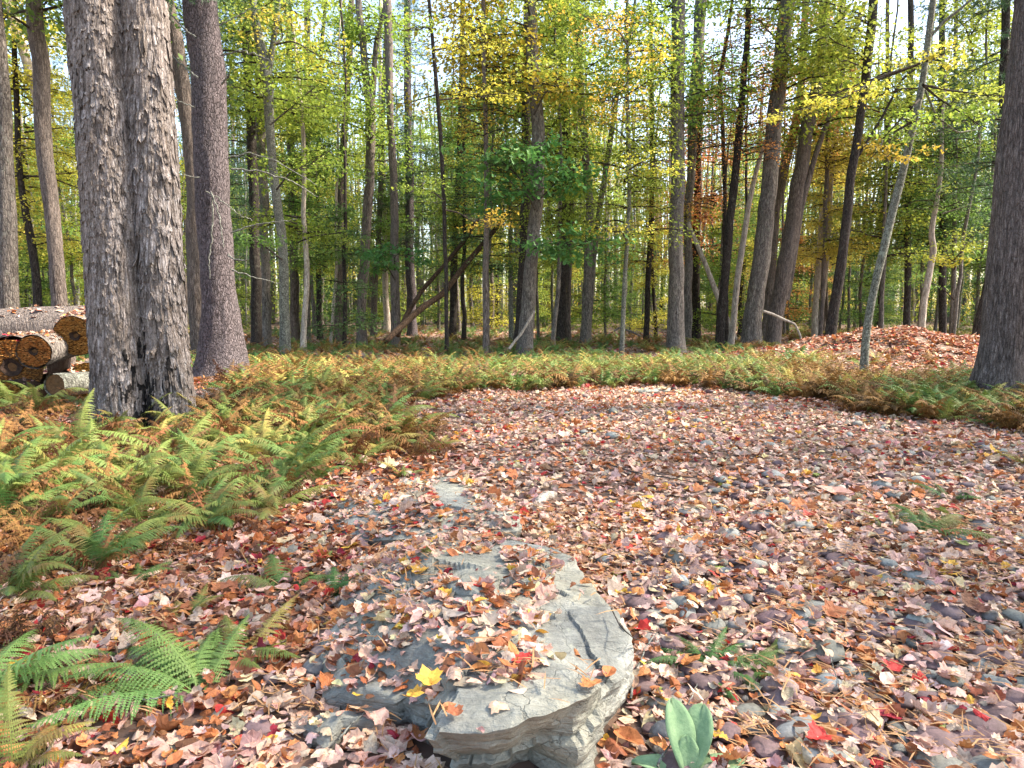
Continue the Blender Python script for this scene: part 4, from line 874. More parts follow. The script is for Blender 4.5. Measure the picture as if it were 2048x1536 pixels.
HERO = [
 ('white_pine', 'thick straight purplish grey pine right of the shaggy twin trunk', 18.0, [(444, 745, 92), (443, 700, 84), (437, 600, 66), (433, 525, 61), (425, 350, 63), (412, 170, 62), (401, 0, 61)], 'pine', 'pinehigh', 'pine', dict(limbs=[
   dict(bark='twig', d=17.2, pts=[(423, 385, 5), (426, 430, 6), (424, 470, 5), (420, 520, 4), (420, 558, 3)]), dict(bark='twig', d=17.2, pts=[(423, 385, 5), (438, 420, 5), (446, 450, 4), (455, 495, 3)]),
   dict(bark='twig', d=17.2, pts=[(412, 382, 4), (440, 400, 4), (470, 425, 3), (500, 440, 2)]), dict(bark='twig', d=17.5, pts=[(463, 465, 5), (510, 450, 4), (560, 445, 3), (600, 440, 2)]),
   dict(bark='twig', d=17.5, pts=[(462, 338, 6), (520, 342, 5), (580, 360, 4), (630, 390, 2)]), dict(bark='twig', d=17.5, pts=[(455, 315, 5), (500, 306, 4), (560, 325, 3), (640, 375, 2)]),
   dict(bark='twig', d=17.5, pts=[(440, 112, 6), (480, 106, 5), (520, 118, 4), (550, 132, 3)]), dict(bark='twig', d=17.5, pts=[(435, 52, 5), (470, 32, 4), (495, 14, 3), (540, 22, 2)]),
   dict(bark='twig', d=17.5, pts=[(443, 168, 7), (460, 160, 6), (470, 158, 5)]), dict(bark='twig', d=17.5, pts=[(462, 540, 5), (500, 552, 4), (560, 567, 2)]), dict(bark='twig', d=17.5, pts=[(457, 510, 6), (475, 520, 5), (510, 523, 3)]),
   dict(bark='twig', d=17.5, pts=[(395, 155, 6), (370, 135, 5), (345, 115, 4), (330, 100, 3)]), dict(bark='twig', d=17.5, pts=[(390, 215, 5), (360, 205, 4), (335, 175, 3)]), dict(bark='twig', d=17.5, pts=[(392, 75, 6), (360, 50, 5), (325, 12, 4)]), dict(bark='twig', d=17.5, pts=[(398, 355, 4), (370, 352, 3), (345, 352, 2)])])),
 ('leaning_pine', 'reddish grey pine leaning left behind the thick pine', 23, [(400, 640, 36), (392, 450, 32), (388, 320, 30), (368, 180, 28), (352, 100, 26), (334, 0, 24)], 'warm', 'pinehigh', 'pine', {}),
 ('oak_tree', 'grey trunk cut by the left edge behind the log pile', 17, [(20, 700, 36), (16, 525, 32), (12, 350, 28), (6, 200, 22), (-4, 60, 20), (-8, 0, 19)], 'grey', 'high', 'ygreen', {}),
 ('oak_tree', 'straight warm grey trunk rising behind the log pile', 19, [(124, 680, 29), (120, 600, 27), (115, 525, 26), (97, 350, 27), (82, 175, 28), (70, 0, 28)], 'warm', 'high', 'green', {}),
 ('maple_tree', 'slim leaning pale trunk crossing behind the upper left trunk', 24, [(110, 500, 12), (90, 300, 14), (77, 205, 15), (50, 110, 16), (16, 0, 18)], 'pale', 'high', 'yellow', {}),
 ('maple_tree', 'thin dark crooked trunk left of the shaggy twin trunk', 24, [(78, 660, 17), (72, 560, 15), (62, 480, 15), (46, 400, 12), (36, 300, 10), (30, 120, 9), (28, 0, 8)], 'dark', 'mid', 'yellow', {}),
 ('maple_tree', 'pale barked tree forking high up, right of the thick pine', 25, [(571, 695, 20), (570, 620, 18), (567, 540, 18), (562, 450, 17), (553, 390, 16), (546, 330, 15), (538, 230, 17), (534, 145, 22), (520, 90, 16), (507, 0, 13)], 'lichen', 'high', 'ygreen', dict(limbs=[[(536, 150, 14), (548, 90, 11), (558, 40, 10), (566, -30, 8)]])),
 ('maple_tree', 'dark trunk directly left of the pale forked tree', 30, [(514, 690, 20), (510, 500, 19), (506, 350, 18), (498, 170, 17), (487, 0, 16)], 'dark', 'high', 'green', {}),
 ('maple_tree', 'brown trunk touching the dark one left of the pale forked tree', 32, [(533, 685, 18), (530, 500, 17), (525, 350, 17), (517, 150, 15), (512, 0, 13)], 'grey', 'high', 'ygreen', {}),
 ('maple_tree', 'plain grey brown trunk second right of the pale forked tree', 36, [(591, 675, 17), (588, 500, 15), (582, 300, 14), (575, 0, 12)], 'warm', 'mid', 'ygreen', {}),
 ('maple_tree', 'straight grey trunk third right of the pale forked tree', 36, [(615, 675, 14), (613, 400, 12), (615, 0, 10)], 'grey', 'mid', 'green', {}),
 ('maple_tree', 'thin mottled trunk in the left middle woodland', 38, [(640, 672, 11), (634, 400, 10), (640, 150, 8), (650, 0, 7)], 'dark', 'mid', 'yellow', {}),
 ('maple_tree', 'grey trunk left of the sunlit forked tree', 36, [(678, 672, 17), (676, 540, 15), (684, 350, 14), (694, 180, 12), (704, 0, 10)], 'warm', 'high', 'ygreen', {}),
 ('forked_tree', 'trunk dark below and sunlit above its fork, left of centre', 34, [(722, 675, 19), (726, 560, 18), (734, 430, 18), (742, 300, 17), (742, 215, 18), (728, 120, 13), (716, 0, 12)], 'warm', 'high', 'ygreen', dict(limbs=[[(743, 225, 12), (748, 160, 11), (752, 90, 9), (770, 20, 8)]])),
 ('dead_pine', 'dead topped pinkish trunk bristling with bare twigs left of centre', 33, [(792, 680, 18), (790, 560, 17), (788, 400, 15), (783, 260, 13), (778, 150, 14), (775, 0, 16)], 'warm', None, 'green', dict(limbs=[
   dict(bark='twig', pts=[(778, 90, 4), (750, 60, 3), (715, 40, 2), (700, 20, 1.5)]), dict(bark='twig', pts=[(778, 120, 4), (800, 150, 3), (830, 170, 2)]), dict(bark='twig', pts=[(782, 140, 4), (745, 110, 3), (700, 95, 2)]),
   dict(bark='twig', pts=[(785, 180, 3), (820, 130, 2.5), (860, 120, 1.5)]), dict(bark='twig', pts=[(785, 210, 3), (755, 230, 2), (735, 260, 1.5)]), dict(bark='twig', pts=[(783, 270, 3), (760, 290, 2), (742, 330, 1.5)]),
   dict(bark='twig', pts=[(786, 300, 3), (800, 350, 2), (795, 420, 1.5)]), dict(bark='twig', pts=[(778, 50, 3), (740, 20, 2.5), (690, 12, 1.5)]), dict(bark='twig', pts=[(786, 240, 3), (830, 210, 2), (855, 180, 1.5)]), dict(bark='twig', pts=[(786, 340, 3), (750, 350, 2), (715, 390, 1.5)]),
   dict(bark='twig', pts=[(780, 130, 3), (850, 150, 2.5), (900, 200, 1.5)]), dict(bark='twig', pts=[(786, 200, 3), (700, 170, 2.5), (660, 200, 1.5)])])),
 ('maple_tree', 'dark thin trunk with a sunlit foot left of the dead topped one', 40, [(747, 668, 12), (750, 560, 12), (758, 480, 11), (762, 300, 9), (770, 100, 8), (772, 0, 8)], 'warm', 'mid', 'green', {}),
 ('birch_tree', 'short pale sunlit trunk right beside the dead topped one', 42, [(776, 668, 13), (771, 600, 12), (770, 520, 11), (766, 350, 10), (760, 100, 8), (760, 0, 8)], 'pale', 'mid', 'ygreen', {}),
 ('pine_tree', 'greyish pine with a sun patch behind the leaning logs', 40, [(824, 665, 18), (820, 540, 18), (818, 400, 16), (816, 200, 14), (815, 0, 12)], 'pine', 'pine', 'pine', {}),
 ('maple_tree', 'very slender dark sapling trunk right of the dead topped tree', 24, [(893, 695, 8), (892, 540, 8), (888, 400, 8), (879, 240, 8), (867, 100, 7), (858, 0, 6)], 'dark', None, 'yellow', {}),
 ('maple_tree', 'straight dark trunk behind the two leaning logs', 38, [(905, 672, 15), (908, 560, 14), (914, 430, 12), (920, 250, 11), (926, 0, 9)], 'dark', 'mid', 'green', {}),
 ('maple_tree', 'rough trunk with a reddish scar in front of the leaning logs', 25, [(973, 698, 13), (972, 620, 13), (971, 540, 12), (974, 430, 9), (972, 300, 9), (968, 130, 8), (966, 0, 8)], 'warm', 'high', 'gold', dict(gen=[(966, 60, 330, 1.6, 30, 60, 'gold', .085, 'leaf')])),
 ('maple_tree', 'mottled thin trunk left of the tall central tree', 34, [(1024, 672, 10), (1022, 560, 9), (1022, 440, 8), (1012, 250, 7), (1005, 0, 7)], 'lichen', 'mid', 'yellow', {}),
 ('oak_tree', 'tall wavy central trunk with silvery upper bark', 25, [(1051, 702, 29), (1054, 640, 27), (1057, 600, 27), (1061, 537, 25), (1068, 440, 24), (1077, 380, 23), (1075, 340, 26), (1077, 273, 25), (1072, 210, 24), (1066, 137, 23), (1062, 0, 23)], 'grey', 'high', 'ygreen', dict(gen=[])),
 ('oak_tree', 'dark companion trunk close behind the tall central one', 29, [(1036, 690, 17), (1044, 560, 17), (1050, 430, 18), (1052, 300, 18), (1050, 180, 16), (1054, 40, 14), (1056, 0, 14)], 'dark', 'high', 'green', {}),
 ('oak_tree', 'dark trunk right of the tall central one', 34, [(1122, 678, 19), (1124, 560, 18), (1132, 420, 18), (1132, 250, 18), (1126, 160, 16), (1120, 0, 14)], 'dark', 'high', 'ygreen', {}),
 ('maple_tree', 'slim trunk hugging the dark one right of centre', 35, [(1137, 676, 10), (1138, 500, 10), (1146, 400, 10), (1150, 250, 9), (1150, 0, 9)], 'warm', 'mid', 'ygreen', {}),
 ('oak_tree', 'sunlit trunk with a crooked upper stem right of centre', 33, [(1172, 684, 20), (1174, 600, 18), (1178, 500, 16), (1180, 400, 14), (1170, 300, 13), (1162, 200, 13), (1160, 110, 12), (1152, 0, 11)], 'grey', 'high', 'ygreen', {}),
 ('maple_tree', 'slanting pale stem crossing right of the crooked one', 34, [(1178, 660, 9), (1188, 520, 9), (1196, 440, 10), (1215, 320, 11), (1226, 240, 10), (1236, 180, 8), (1262, 60, 6), (1270, 0, 5)], 'grey', None, 'gold', {}),
 ('birch_tree', 'slender pale lichen spotted trunk between centre and right', 25, [(1244, 695, 9), (1248, 600, 9), (1253, 500, 8), (1258, 400, 8), (1258, 300, 7), (1255, 150, 6), (1254, 0, 6)], 'lichen', 'mid', 'ygreen', {}),
 ('maple_tree', 'dark straight trunk left of the big right centre trunk', 34, [(1293, 675, 11), (1296, 560, 11), (1303, 450, 10), (1305, 300, 9), (1302, 100, 8), (1300, 0, 8)], 'dark', 'mid', 'yellow', {}),
 ('oak_tree', 'big straight grey trunk right of centre', 27, [(1350, 697, 34), (1352, 620, 31), (1354, 540, 28), (1353, 420, 26), (1355, 300, 26), (1356, 150, 25), (1355, 0, 24)], 'grey', 'high', 'ygreen', {}),
 ('oak_tree', 'grey trunk just behind the big straight one', 33, [(1374, 680, 16), (1376, 560, 16), (1376, 430, 14), (1384, 300, 17), (1388, 171, 19), (1398, 80, 20), (1403, 0, 22)], 'grey', 'high', 'green', {}),
 ('maple_tree', 'dark trunk with leaning dead wood beside it', 36, [(1392, 675, 17), (1392, 560, 16), (1394, 430, 14), (1400, 200, 12), (1405, 0, 10)], 'dark', 'mid', 'orange', {}),
 ('maple_tree', 'slim dark trunk under the orange leaves', 30, [(1452, 680, 10), (1450, 520, 9), (1449, 376, 8), (1446, 240, 8), (1438, 171, 8), (1452, 80, 7), (1466, 0, 6)], 'dark', None, 'orange', dict(gen=[(1432, 90, 420, 1.9, 40, 80, 'orange', .085, 'leaf')])),
 ('maple_tree', 'leaning dark trunk within the orange foliage', 28, [(1440, 685, 17), (1447, 571, 16), (1461, 434, 15), (1474, 307, 14), (1485, 205, 12), (1492, 90, 10), (1498, 0, 9)], 'dark', None, 'orange', dict(gen=[(1490, 10, 330, 2.2, 60, 90, 'orange', .085, 'leaf')])),
 ('dead_tree', 'pale dead leaning stem left of the large dappled trunk', 29, [(1461, 690, 12), (1474, 571, 12), (1481, 513, 12), (1498, 410, 10), (1512, 345, 9), (1529, 290, 7), (1560, 210, 4)], 'pale', None, 'orange', dict(H=0)),
 ('oak_tree', 'large dappled grey trunk leaning right, right of centre', 28, [(1503, 694, 37), (1508, 639, 34), (1515, 580, 32), (1526, 513, 33), (1533, 430, 31), (1541, 342, 30), (1552, 205, 28), (1562, 120, 27), (1576, 0, 27)], 'grey', 'high', 'ygreen', {}),
 ('maple_tree', 'trunk half hidden behind the large dappled one', 34, [(1532, 665, 18), (1540, 560, 18), (1550, 434, 18), (1566, 342, 18), (1587, 273, 16), (1600, 190, 14), (1608, 51, 12), (1610, 0, 12)], 'warm', 'high', 'orange', {}),
 ('oak_tree', 'tall trunk slanting right beside the large dappled one', 30, [(1545, 688, 28), (1555, 605, 28), (1572, 520, 30), (1590, 430, 28), (1602, 342, 26), (1618, 240, 24), (1632, 171, 21), (1642, 90, 20), (1653, 0, 18)], 'warm', 'high', 'ygreen', dict(limbs=[[(1572, 600, 14), (1585, 520, 15), (1600, 417, 13), (1632, 300, 10), (1655, 239, 10), (1676, 171, 10), (1700, 85, 10), (1724, 10, 9)]])),
 ('birch_tree', 'pale sunlit double trunk far right of centre', 36, [(1628, 670, 11), (1635, 571, 12), (1645, 434, 12), (1662, 342, 12), (1673, 250, 11), (1678, 205, 10), (1684, 80, 8), (1688, 0, 8)], 'pale', 'mid', 'yellow', dict(limbs=[[(1634, 666, 8), (1645, 600, 9), (1651, 530, 9), (1657, 434, 9), (1660, 350, 7)]])),
 ('maple_tree', 'thin mottled stem slanting behind the pale double trunk', 32, [(1640, 690, 8), (1648, 540, 8), (1655, 300, 8), (1662, 154, 9), (1671, 85, 10), (1686, 0, 9)], 'warm', 'mid', 'yellow', {}),
 ('cherry_tree', 'nearly black trunk leaning right, forked at the top', 26, [(1659, 700, 21), (1665, 650, 19), (1675, 571, 19), (1684, 513, 18), (1695, 420, 17), (1705, 342, 16), (1716, 260, 15), (1730, 171, 15), (1738, 90, 16), (1747, 0, 16)], 'dark', 'high', 'ygreen', dict(limbs=[[(1705, 330, 6), (1760, 240, 5), (1800, 160, 4), (1840, 130, 3)]])),
 ('maple_tree', 'slim grey green trunk standing in front of the leaf mound', 16.6, [(1726, 760, 15), (1727, 720, 14), (1734, 646, 14), (1748, 571, 14), (1764, 513, 15), (1783, 430, 15), (1806, 342, 14), (1826, 260, 12), (1846, 171, 11), (1856, 80, 11), (1867, 0, 11)], 'lichen', None, 'yellow',
    dict(limbs=[[(1857, 78, 7), (1885, 45, 6), (1915, 22, 5), (1945, -5, 4)], [(1838, 128, 5), (1790, 145, 4), (1740, 165, 3), (1690, 195, 2), (1600, 225, 2)], [(1846, 170, 5), (1880, 230, 4), (1930, 260, 3), (1980, 250, 2)]])),
 ('dead_tree', 'pale crooked trunk rising behind the leaf mound', 29, [(1842, 668, 12), (1847, 605, 12), (1854, 571, 13), (1862, 520, 11), (1868, 499, 12), (1861, 468, 10), (1868, 430, 9), (1874, 400, 8), (1881, 342, 8), (1884, 250, 6), (1890, 150, 4)], 'pale', None, 'green', dict(H=0, gen=[(1890, 230, 430, 2.0, 30, 90, 'green', .1, 'leaf')])),
 ('oak_tree', 'large dark brown trunk at the right edge of the clearing', 11.7, [(1998, 812, 92), (2002, 760, 86), (2008, 700, 82), (2016, 605, 80), (2024, 513, 80), (2040, 342, 76), (2056, 171, 74), (2072, 0, 72)], 'umber', 'high', 'green', dict(amp=.03)),
 ('pine_tree', 'dark trunk leaning behind the right edge tree', 27, [(1956, 670, 18), (1970, 600, 18), (1985, 520, 17), (1998, 434, 17), (2003, 300, 15), (2010, 100, 14), (2014, 0, 14)], 'dark', 'pine', 'pine', {}),
 ('pine_tree', 'dark pine straight above the leaf mound', 34, [(1886, 668, 13), (1886, 500, 12), (1884, 300, 11), (1884, 0, 10)], 'dark', 'pine', 'pine', {}),
 ('maple_tree', 'thin grey trunk between the mound and the right edge tree', 33, [(1903, 668, 9), (1908, 560, 9), (1910, 400, 8), (1912, 0, 7)], 'grey', 'mid', 'green', {}),
 ('maple_tree', 'dark trunk above the mound left of the pale crooked one', 33, [(1813, 662, 13), (1815, 500, 12), (1818, 300, 11), (1822, 0, 10)], 'dark', 'mid', 'green', {}),
 ('maple_tree', 'reddish slim trunk left of the mound', 34, [(1762, 664, 9), (1766, 500, 8), (1772, 300, 8), (1776, 0, 7)], 'warm', 'mid', 'ygreen', {}),
]
HR = {}
for h in HERO:
    name, lab, d, pts, bark, ck, leaf, kw = h
    kw = dict(kw); r_, org_, A_ = hero(name, lab, d, pts, bark, ck, leaf, **kw); HR[lab[:24]] = (r_, org_)
# leafy sprays hanging low on the nearer trees
def spray(key, d, cx, cy, rx, n, leaf, size, kind='leaf', frm=None, flat=.12):
    """a leafy branch of the tree KEY: centre pixel, half-width in pixels"""
    root, org = HR[key]; c = at(cx, cy, d); L = rx*d/F; r = np.random.default_rng(int(cx+cy)); mb = MB()
    s0 = at(*frm, d) if frm else c-np.array([L, 0, 0]); dv = c-s0; e = c+dv/np.linalg.norm(dv)*L*.7
    P = smooth_path(np.stack([s0, (s0+c)/2+np.array([0, r.normal(0, .3), .12*L]), c, e]), 14, 1); V_, F_ = tube(P-org, np.linspace(.03, .006, 14), 5); mb.add(V_, F_, 1)
    T = []
    ncl = max(4, int(n/30))
    for q in range(ncl):
        o = r.normal(0, 1, 3)*np.array([L*.55, L*.5, L*.2]); cc = c+o; b_ = P[r.integers(5, 13)]
        V_, F_ = tube(np.stack([b_, (b_+cc)/2+r.normal(0, .04, 3), cc])-org, [.012, .008, .003], 3); mb.add(V_, F_, 1)
        k = n//ncl; T.append(cc+r.normal(0, 1, (k, 3))*np.array([L*.24, L*.24, L*.24*flat*2.2]))
    T = np.concatenate(T); m_ = len(T); V_, F_ = (LQ, LQF) if kind == 'leaf' else (OKV+np.array([0, .42, 0]), OKF)
    Rm = rotz(r.uniform(0, 6.28, m_)) @ rotx(r.normal(-.35, .5, m_)) @ roty(r.normal(0, .45, m_)); sz = size*r.lognormal(0, .25, m_)
    W, G = batch(V_, F_, Rm*sz[:, None, None], T-org); mb.add(W, G, 0)
    link('leafy_branch', mb.mesh('leafy_branch', [LV[leaf], BK['dtwig']]), root)['kind'] = 'stuff'
CT_ = 'tall wavy central trunk with silvery upper bark'[:24]
spray(CT_, 23.5, 1000, 320, 75, 520, 'oak', .16, 'oak', (1070, 400)); spray(CT_, 23.5, 1140, 345, 70, 560, 'oak', .16, 'oak', (1078, 400)); spray(CT_, 23.5, 1040, 385, 80, 420, 'oak', .16, 'oak', (1070, 420))
spray(CT_, 23.5, 1130, 490, 85, 620, 'oak', .16, 'oak', (1062, 500)); spray(CT_, 23.5, 1085, 300, 60, 240, 'oak', .15, 'oak', (1075, 330)); spray(CT_, 24, 1110, 170, 55, 320, 'gold', .11, 'leaf', (1068, 230))
TT = 'slim grey green trunk st'
spray(TT, 16, 1700, 190, 60, 300, 'yellow', .085, 'leaf', (1838, 128)); spray(TT, 16, 1610, 215, 50, 230, 'yellow', .085, 'leaf', (1838, 128)); spray(TT, 16, 1860, 120, 45, 190, 'yellow', .085, 'leaf', (1838, 128))
spray(TT, 16, 1790, 250, 65, 260, 'ygreen', .085, 'leaf', (1838, 200)); spray(TT, 16, 1930, 230, 80, 420, 'ygreen', .085, 'leaf', (1846, 170)); spray(TT, 16, 1980, 190, 60, 260, 'ygreen', .085, 'leaf', (1846, 170)); spray(TT, 16, 1760, 300, 55, 200, 'gold', .085, 'leaf', (1830, 240))
MT = 'thin grey trunk between '
spray(MT, 26, 1930, 490, 60, 520, 'ygreen', .1, 'leaf', (1908, 520)); spray(MT, 26, 1900, 520, 40, 260, 'yellow', .1, 'leaf', (1908, 540)); spray(MT, 30, 1850, 560, 40, 240, 'green', .1, 'leaf', (1908, 600))
DT = 'dead topped pinkish trun'
spray(DT, 27, 800, 505, 50, 520, 'oak', .13, 'leaf', (790, 540)); spray(DT, 27, 770, 530, 40, 300, 'oak', .13, 'leaf', (790, 560))
PT = 'pale barked tree forking'
spray(PT, 22, 620, 330, 80, 520, 'ygreen', .1, 'leaf', (553, 380)); spray(PT, 22, 600, 200, 70, 420, 'ygreen', .1, 'leaf', (540, 250)); spray(PT, 22, 500, 480, 55, 320, 'green', .1, 'leaf', (565, 520)); spray(PT, 22, 650, 120, 80, 420, 'yellow', .1, 'leaf', (548, 90)); spray(PT, 22, 560, 50, 70, 300, 'yellow', .1, 'leaf', (548, 90))
SD = 'very slender dark saplin'
spray(SD, 22, 930, 90, 75, 520, 'yellow', .095, 'leaf', (867, 100)); spray(SD, 22, 980, 190, 60, 330, 'yellow', .095, 'leaf', (876, 200)); spray(SD, 22, 840, 60, 60, 330, 'ygreen', .095, 'leaf', (862, 60)); spray(SD, 22, 940, 440, 60, 250, 'gold', .09, 'leaf', (890, 420)); spray(SD, 22, 850, 380, 60, 260, 'ygreen', .09, 'leaf', (886, 400))
BD = 'slender pale lichen spot'
spray(BD, 23, 1300, 330, 60, 330, 'yellow', .09, 'leaf', (1258, 340)); spray(BD, 23, 1225, 465, 70, 330, 'yellow', .09, 'leaf', (1253, 480)); spray(BD, 23, 1240, 200, 80, 480, 'gold', .09, 'leaf', (1256, 200)); spray(BD, 23, 1210, 60, 85, 560, 'gold', .09, 'leaf', (1255, 90)); spray(BD, 23, 1310, 100, 60, 330, 'gold', .09, 'leaf', (1255, 110))

# leaning and fallen wood
def logline(name, label, d, pts, bark, d2=None, cat='log', sides=12, amp=.012):
    n = len(pts); ds = np.linspace(d, d if d2 is None else d2, n); A = np.array([[*at(px, py, dd), w/2*dd/F] for (px, py, w), dd in zip(pts, ds)])
    A = smooth_path(A, 40, 1); org = A[0, :3].copy(); V_, F_ = tube(A[:, :3]-org, A[:, 3], sides, lambda V, th, t: amp*(ridge(np.stack([np.cos(th)*3, np.sin(th)*3, t*14], 1), 2)-.5))
    c0 = len(V_); V_ = np.vstack([V_, A[0, :3]-org, A[-1, :3]-org]); tr = [[c0, (j+1) % sides, j] for j in range(sides)]+[[c0+1, c0-sides+j, c0-sides+(j+1) % sides] for j in range(sides)]
    mb = MB().add(V_, F_); mb.F.append(np.array(tr)); mb.M.append((len(tr), 0)); o = link(name, mb.mesh(name, BK[bark], True), None, org); return tag(o, label, cat)
logline('leaning_log', 'upper of two dark leaning dead trunks left of centre', 30, [(795, 672, 9.4), (812, 630, 8.6), (845, 580, 8.6), (890, 528, 7.8), (930, 480, 7.8), (957, 437, 7.0)], 'dead', 33)
logline('leaning_log', 'lower and thicker of two leaning dead trunks left of centre', 29, [(770, 684, 11.7), (800, 655, 12.5), (845, 615, 12.5), (885, 589, 11.7), (930, 530, 10.9), (966, 488, 9.4), (1006, 440, 8.6)], 'dead', 33)
logline('leaning_log', 'pale dead pole leaning left between two dark trunks', 31, [(1470, 680, 12), (1458, 650, 11), (1442, 610, 11), (1410, 526, 9), (1390, 480, 8), (1376, 445, 7)], 'pale', 32)
logline('broken_branch', 'pale forked branch snapped across the slanting trunk', 27, [(1526, 622, 5), (1545, 628, 5), (1570, 640, 5), (1590, 648, 4), (1600, 670, 4), (1606, 700, 3)], 'pale', None, 'branch')
logline('dead_stub', 'pale broken stub leaning at the foot of the central trunk', 24, [(1018, 698, 6), (1030, 682, 5), (1042, 668, 5), (1070, 622, 4)], 'pale', None, 'branch')
logline('dark_branch', 'arched grey branch behind the ferns right of centre', 30, [(1228, 662, 4), (1240, 655, 4), (1265, 664, 4), (1280, 672, 3)], 'grey', None, 'branch')
logline('fallen_log', 'short pale branch piece lying at the near rim of the clearing', 5.55, [(1073, 1022, 22), (1080, 1003, 22), (1092, 992, 20), (1108, 990, 15)], 'pale', 5.95)
logline('fallen_log', 'low dark log along the far edge of the clearing', 14.6, [(960, 790, 5), (1000, 787, 6), (1060, 784, 5), (1110, 781, 4)], 'dead')
logline('fallen_log', 'leaf dusted log lying right of the shaggy trunk', 10.2, [(378, 808, 44), (400, 800, 44), (440, 795, 40)], 'grey', 11.6, 'log', 20, .03)
def stick(label, pts, r, bark='twig', lift=.03):
    P = np.array([ground(px, py, lift+z) for px, py, z in pts]); 
    for q in P: q[2] += gh1(q[0], q[1])
    P = smooth_path(P, 24, 1); P += rng.normal(0, r*.35, P.shape); V_, F_ = tube(P-P[0], np.linspace(r, r*.4, 24), 6)
    tag(link('twig', MB().add(V_, F_).mesh('twig', BK[bark], True), None, P[0]), label, 'twig')
stick('pale lichened twig rising beside the right side of the boulder', [(1262, 1395, .01), (1272, 1345, .03), (1292, 1290, .06), (1315, 1262, .08)], .006)
stick('pale thin twig below the fern tuft', [(1298, 1430, .01), (1330, 1395, .02), (1362, 1362, .02)], .004)
stick('pale twig behind the woolly plant', [(1360, 1455, .02), (1378, 1405, .04), (1395, 1368, .05)], .004)
stick('pale twig at the bottom edge left of the woolly plant', [(1315, 1530, .02), (1325, 1510, .03), (1345, 1480, .05)], .005)
stick('thin curved pale twig on the cobbles', [(1660, 1310, .03), (1668, 1340, .02), (1690, 1400, .01)], .003)
stick('dark branching stick on the far leaves of the clearing', [(1218, 932, .03), (1265, 948, .03), (1320, 955, .03), (1400, 966, .03)], .008, 'dtwig')
stick('dark stick at the middle of the clearing', [(1470, 1055, .02), (1500, 1068, .03), (1530, 1078, .02)], .006, 'dtwig')
stick('grey stick on the leaves left of the boulder notch', [(676, 1480, .03), (700, 1450, .04), (735, 1418, .06)], .005)
stick('grey stick under the large green fern', [(255, 1400, .02), (300, 1402, .03), (355, 1390, .02)], .005)
stick('grey stick in the bracken at lower left', [(85, 1315, .02), (120, 1318, .03), (155, 1316, .02)], .007)
stick('dark twig lying on the right flank of the boulder', [(1222, 1215, .3), (1240, 1250, .28), (1262, 1272, .28), (1300, 1290, .1)], .003, 'dtwig')
stick('pale short stick in the ferns left of the clearing', [(773, 728, 0), (777, 742, 0), (783, 752, 0)], .015)
stick('dark stick along the far left rim of the clearing', [(960, 918, .03), (1000, 912, .03), (1040, 908, .03)], .008, 'dtwig')

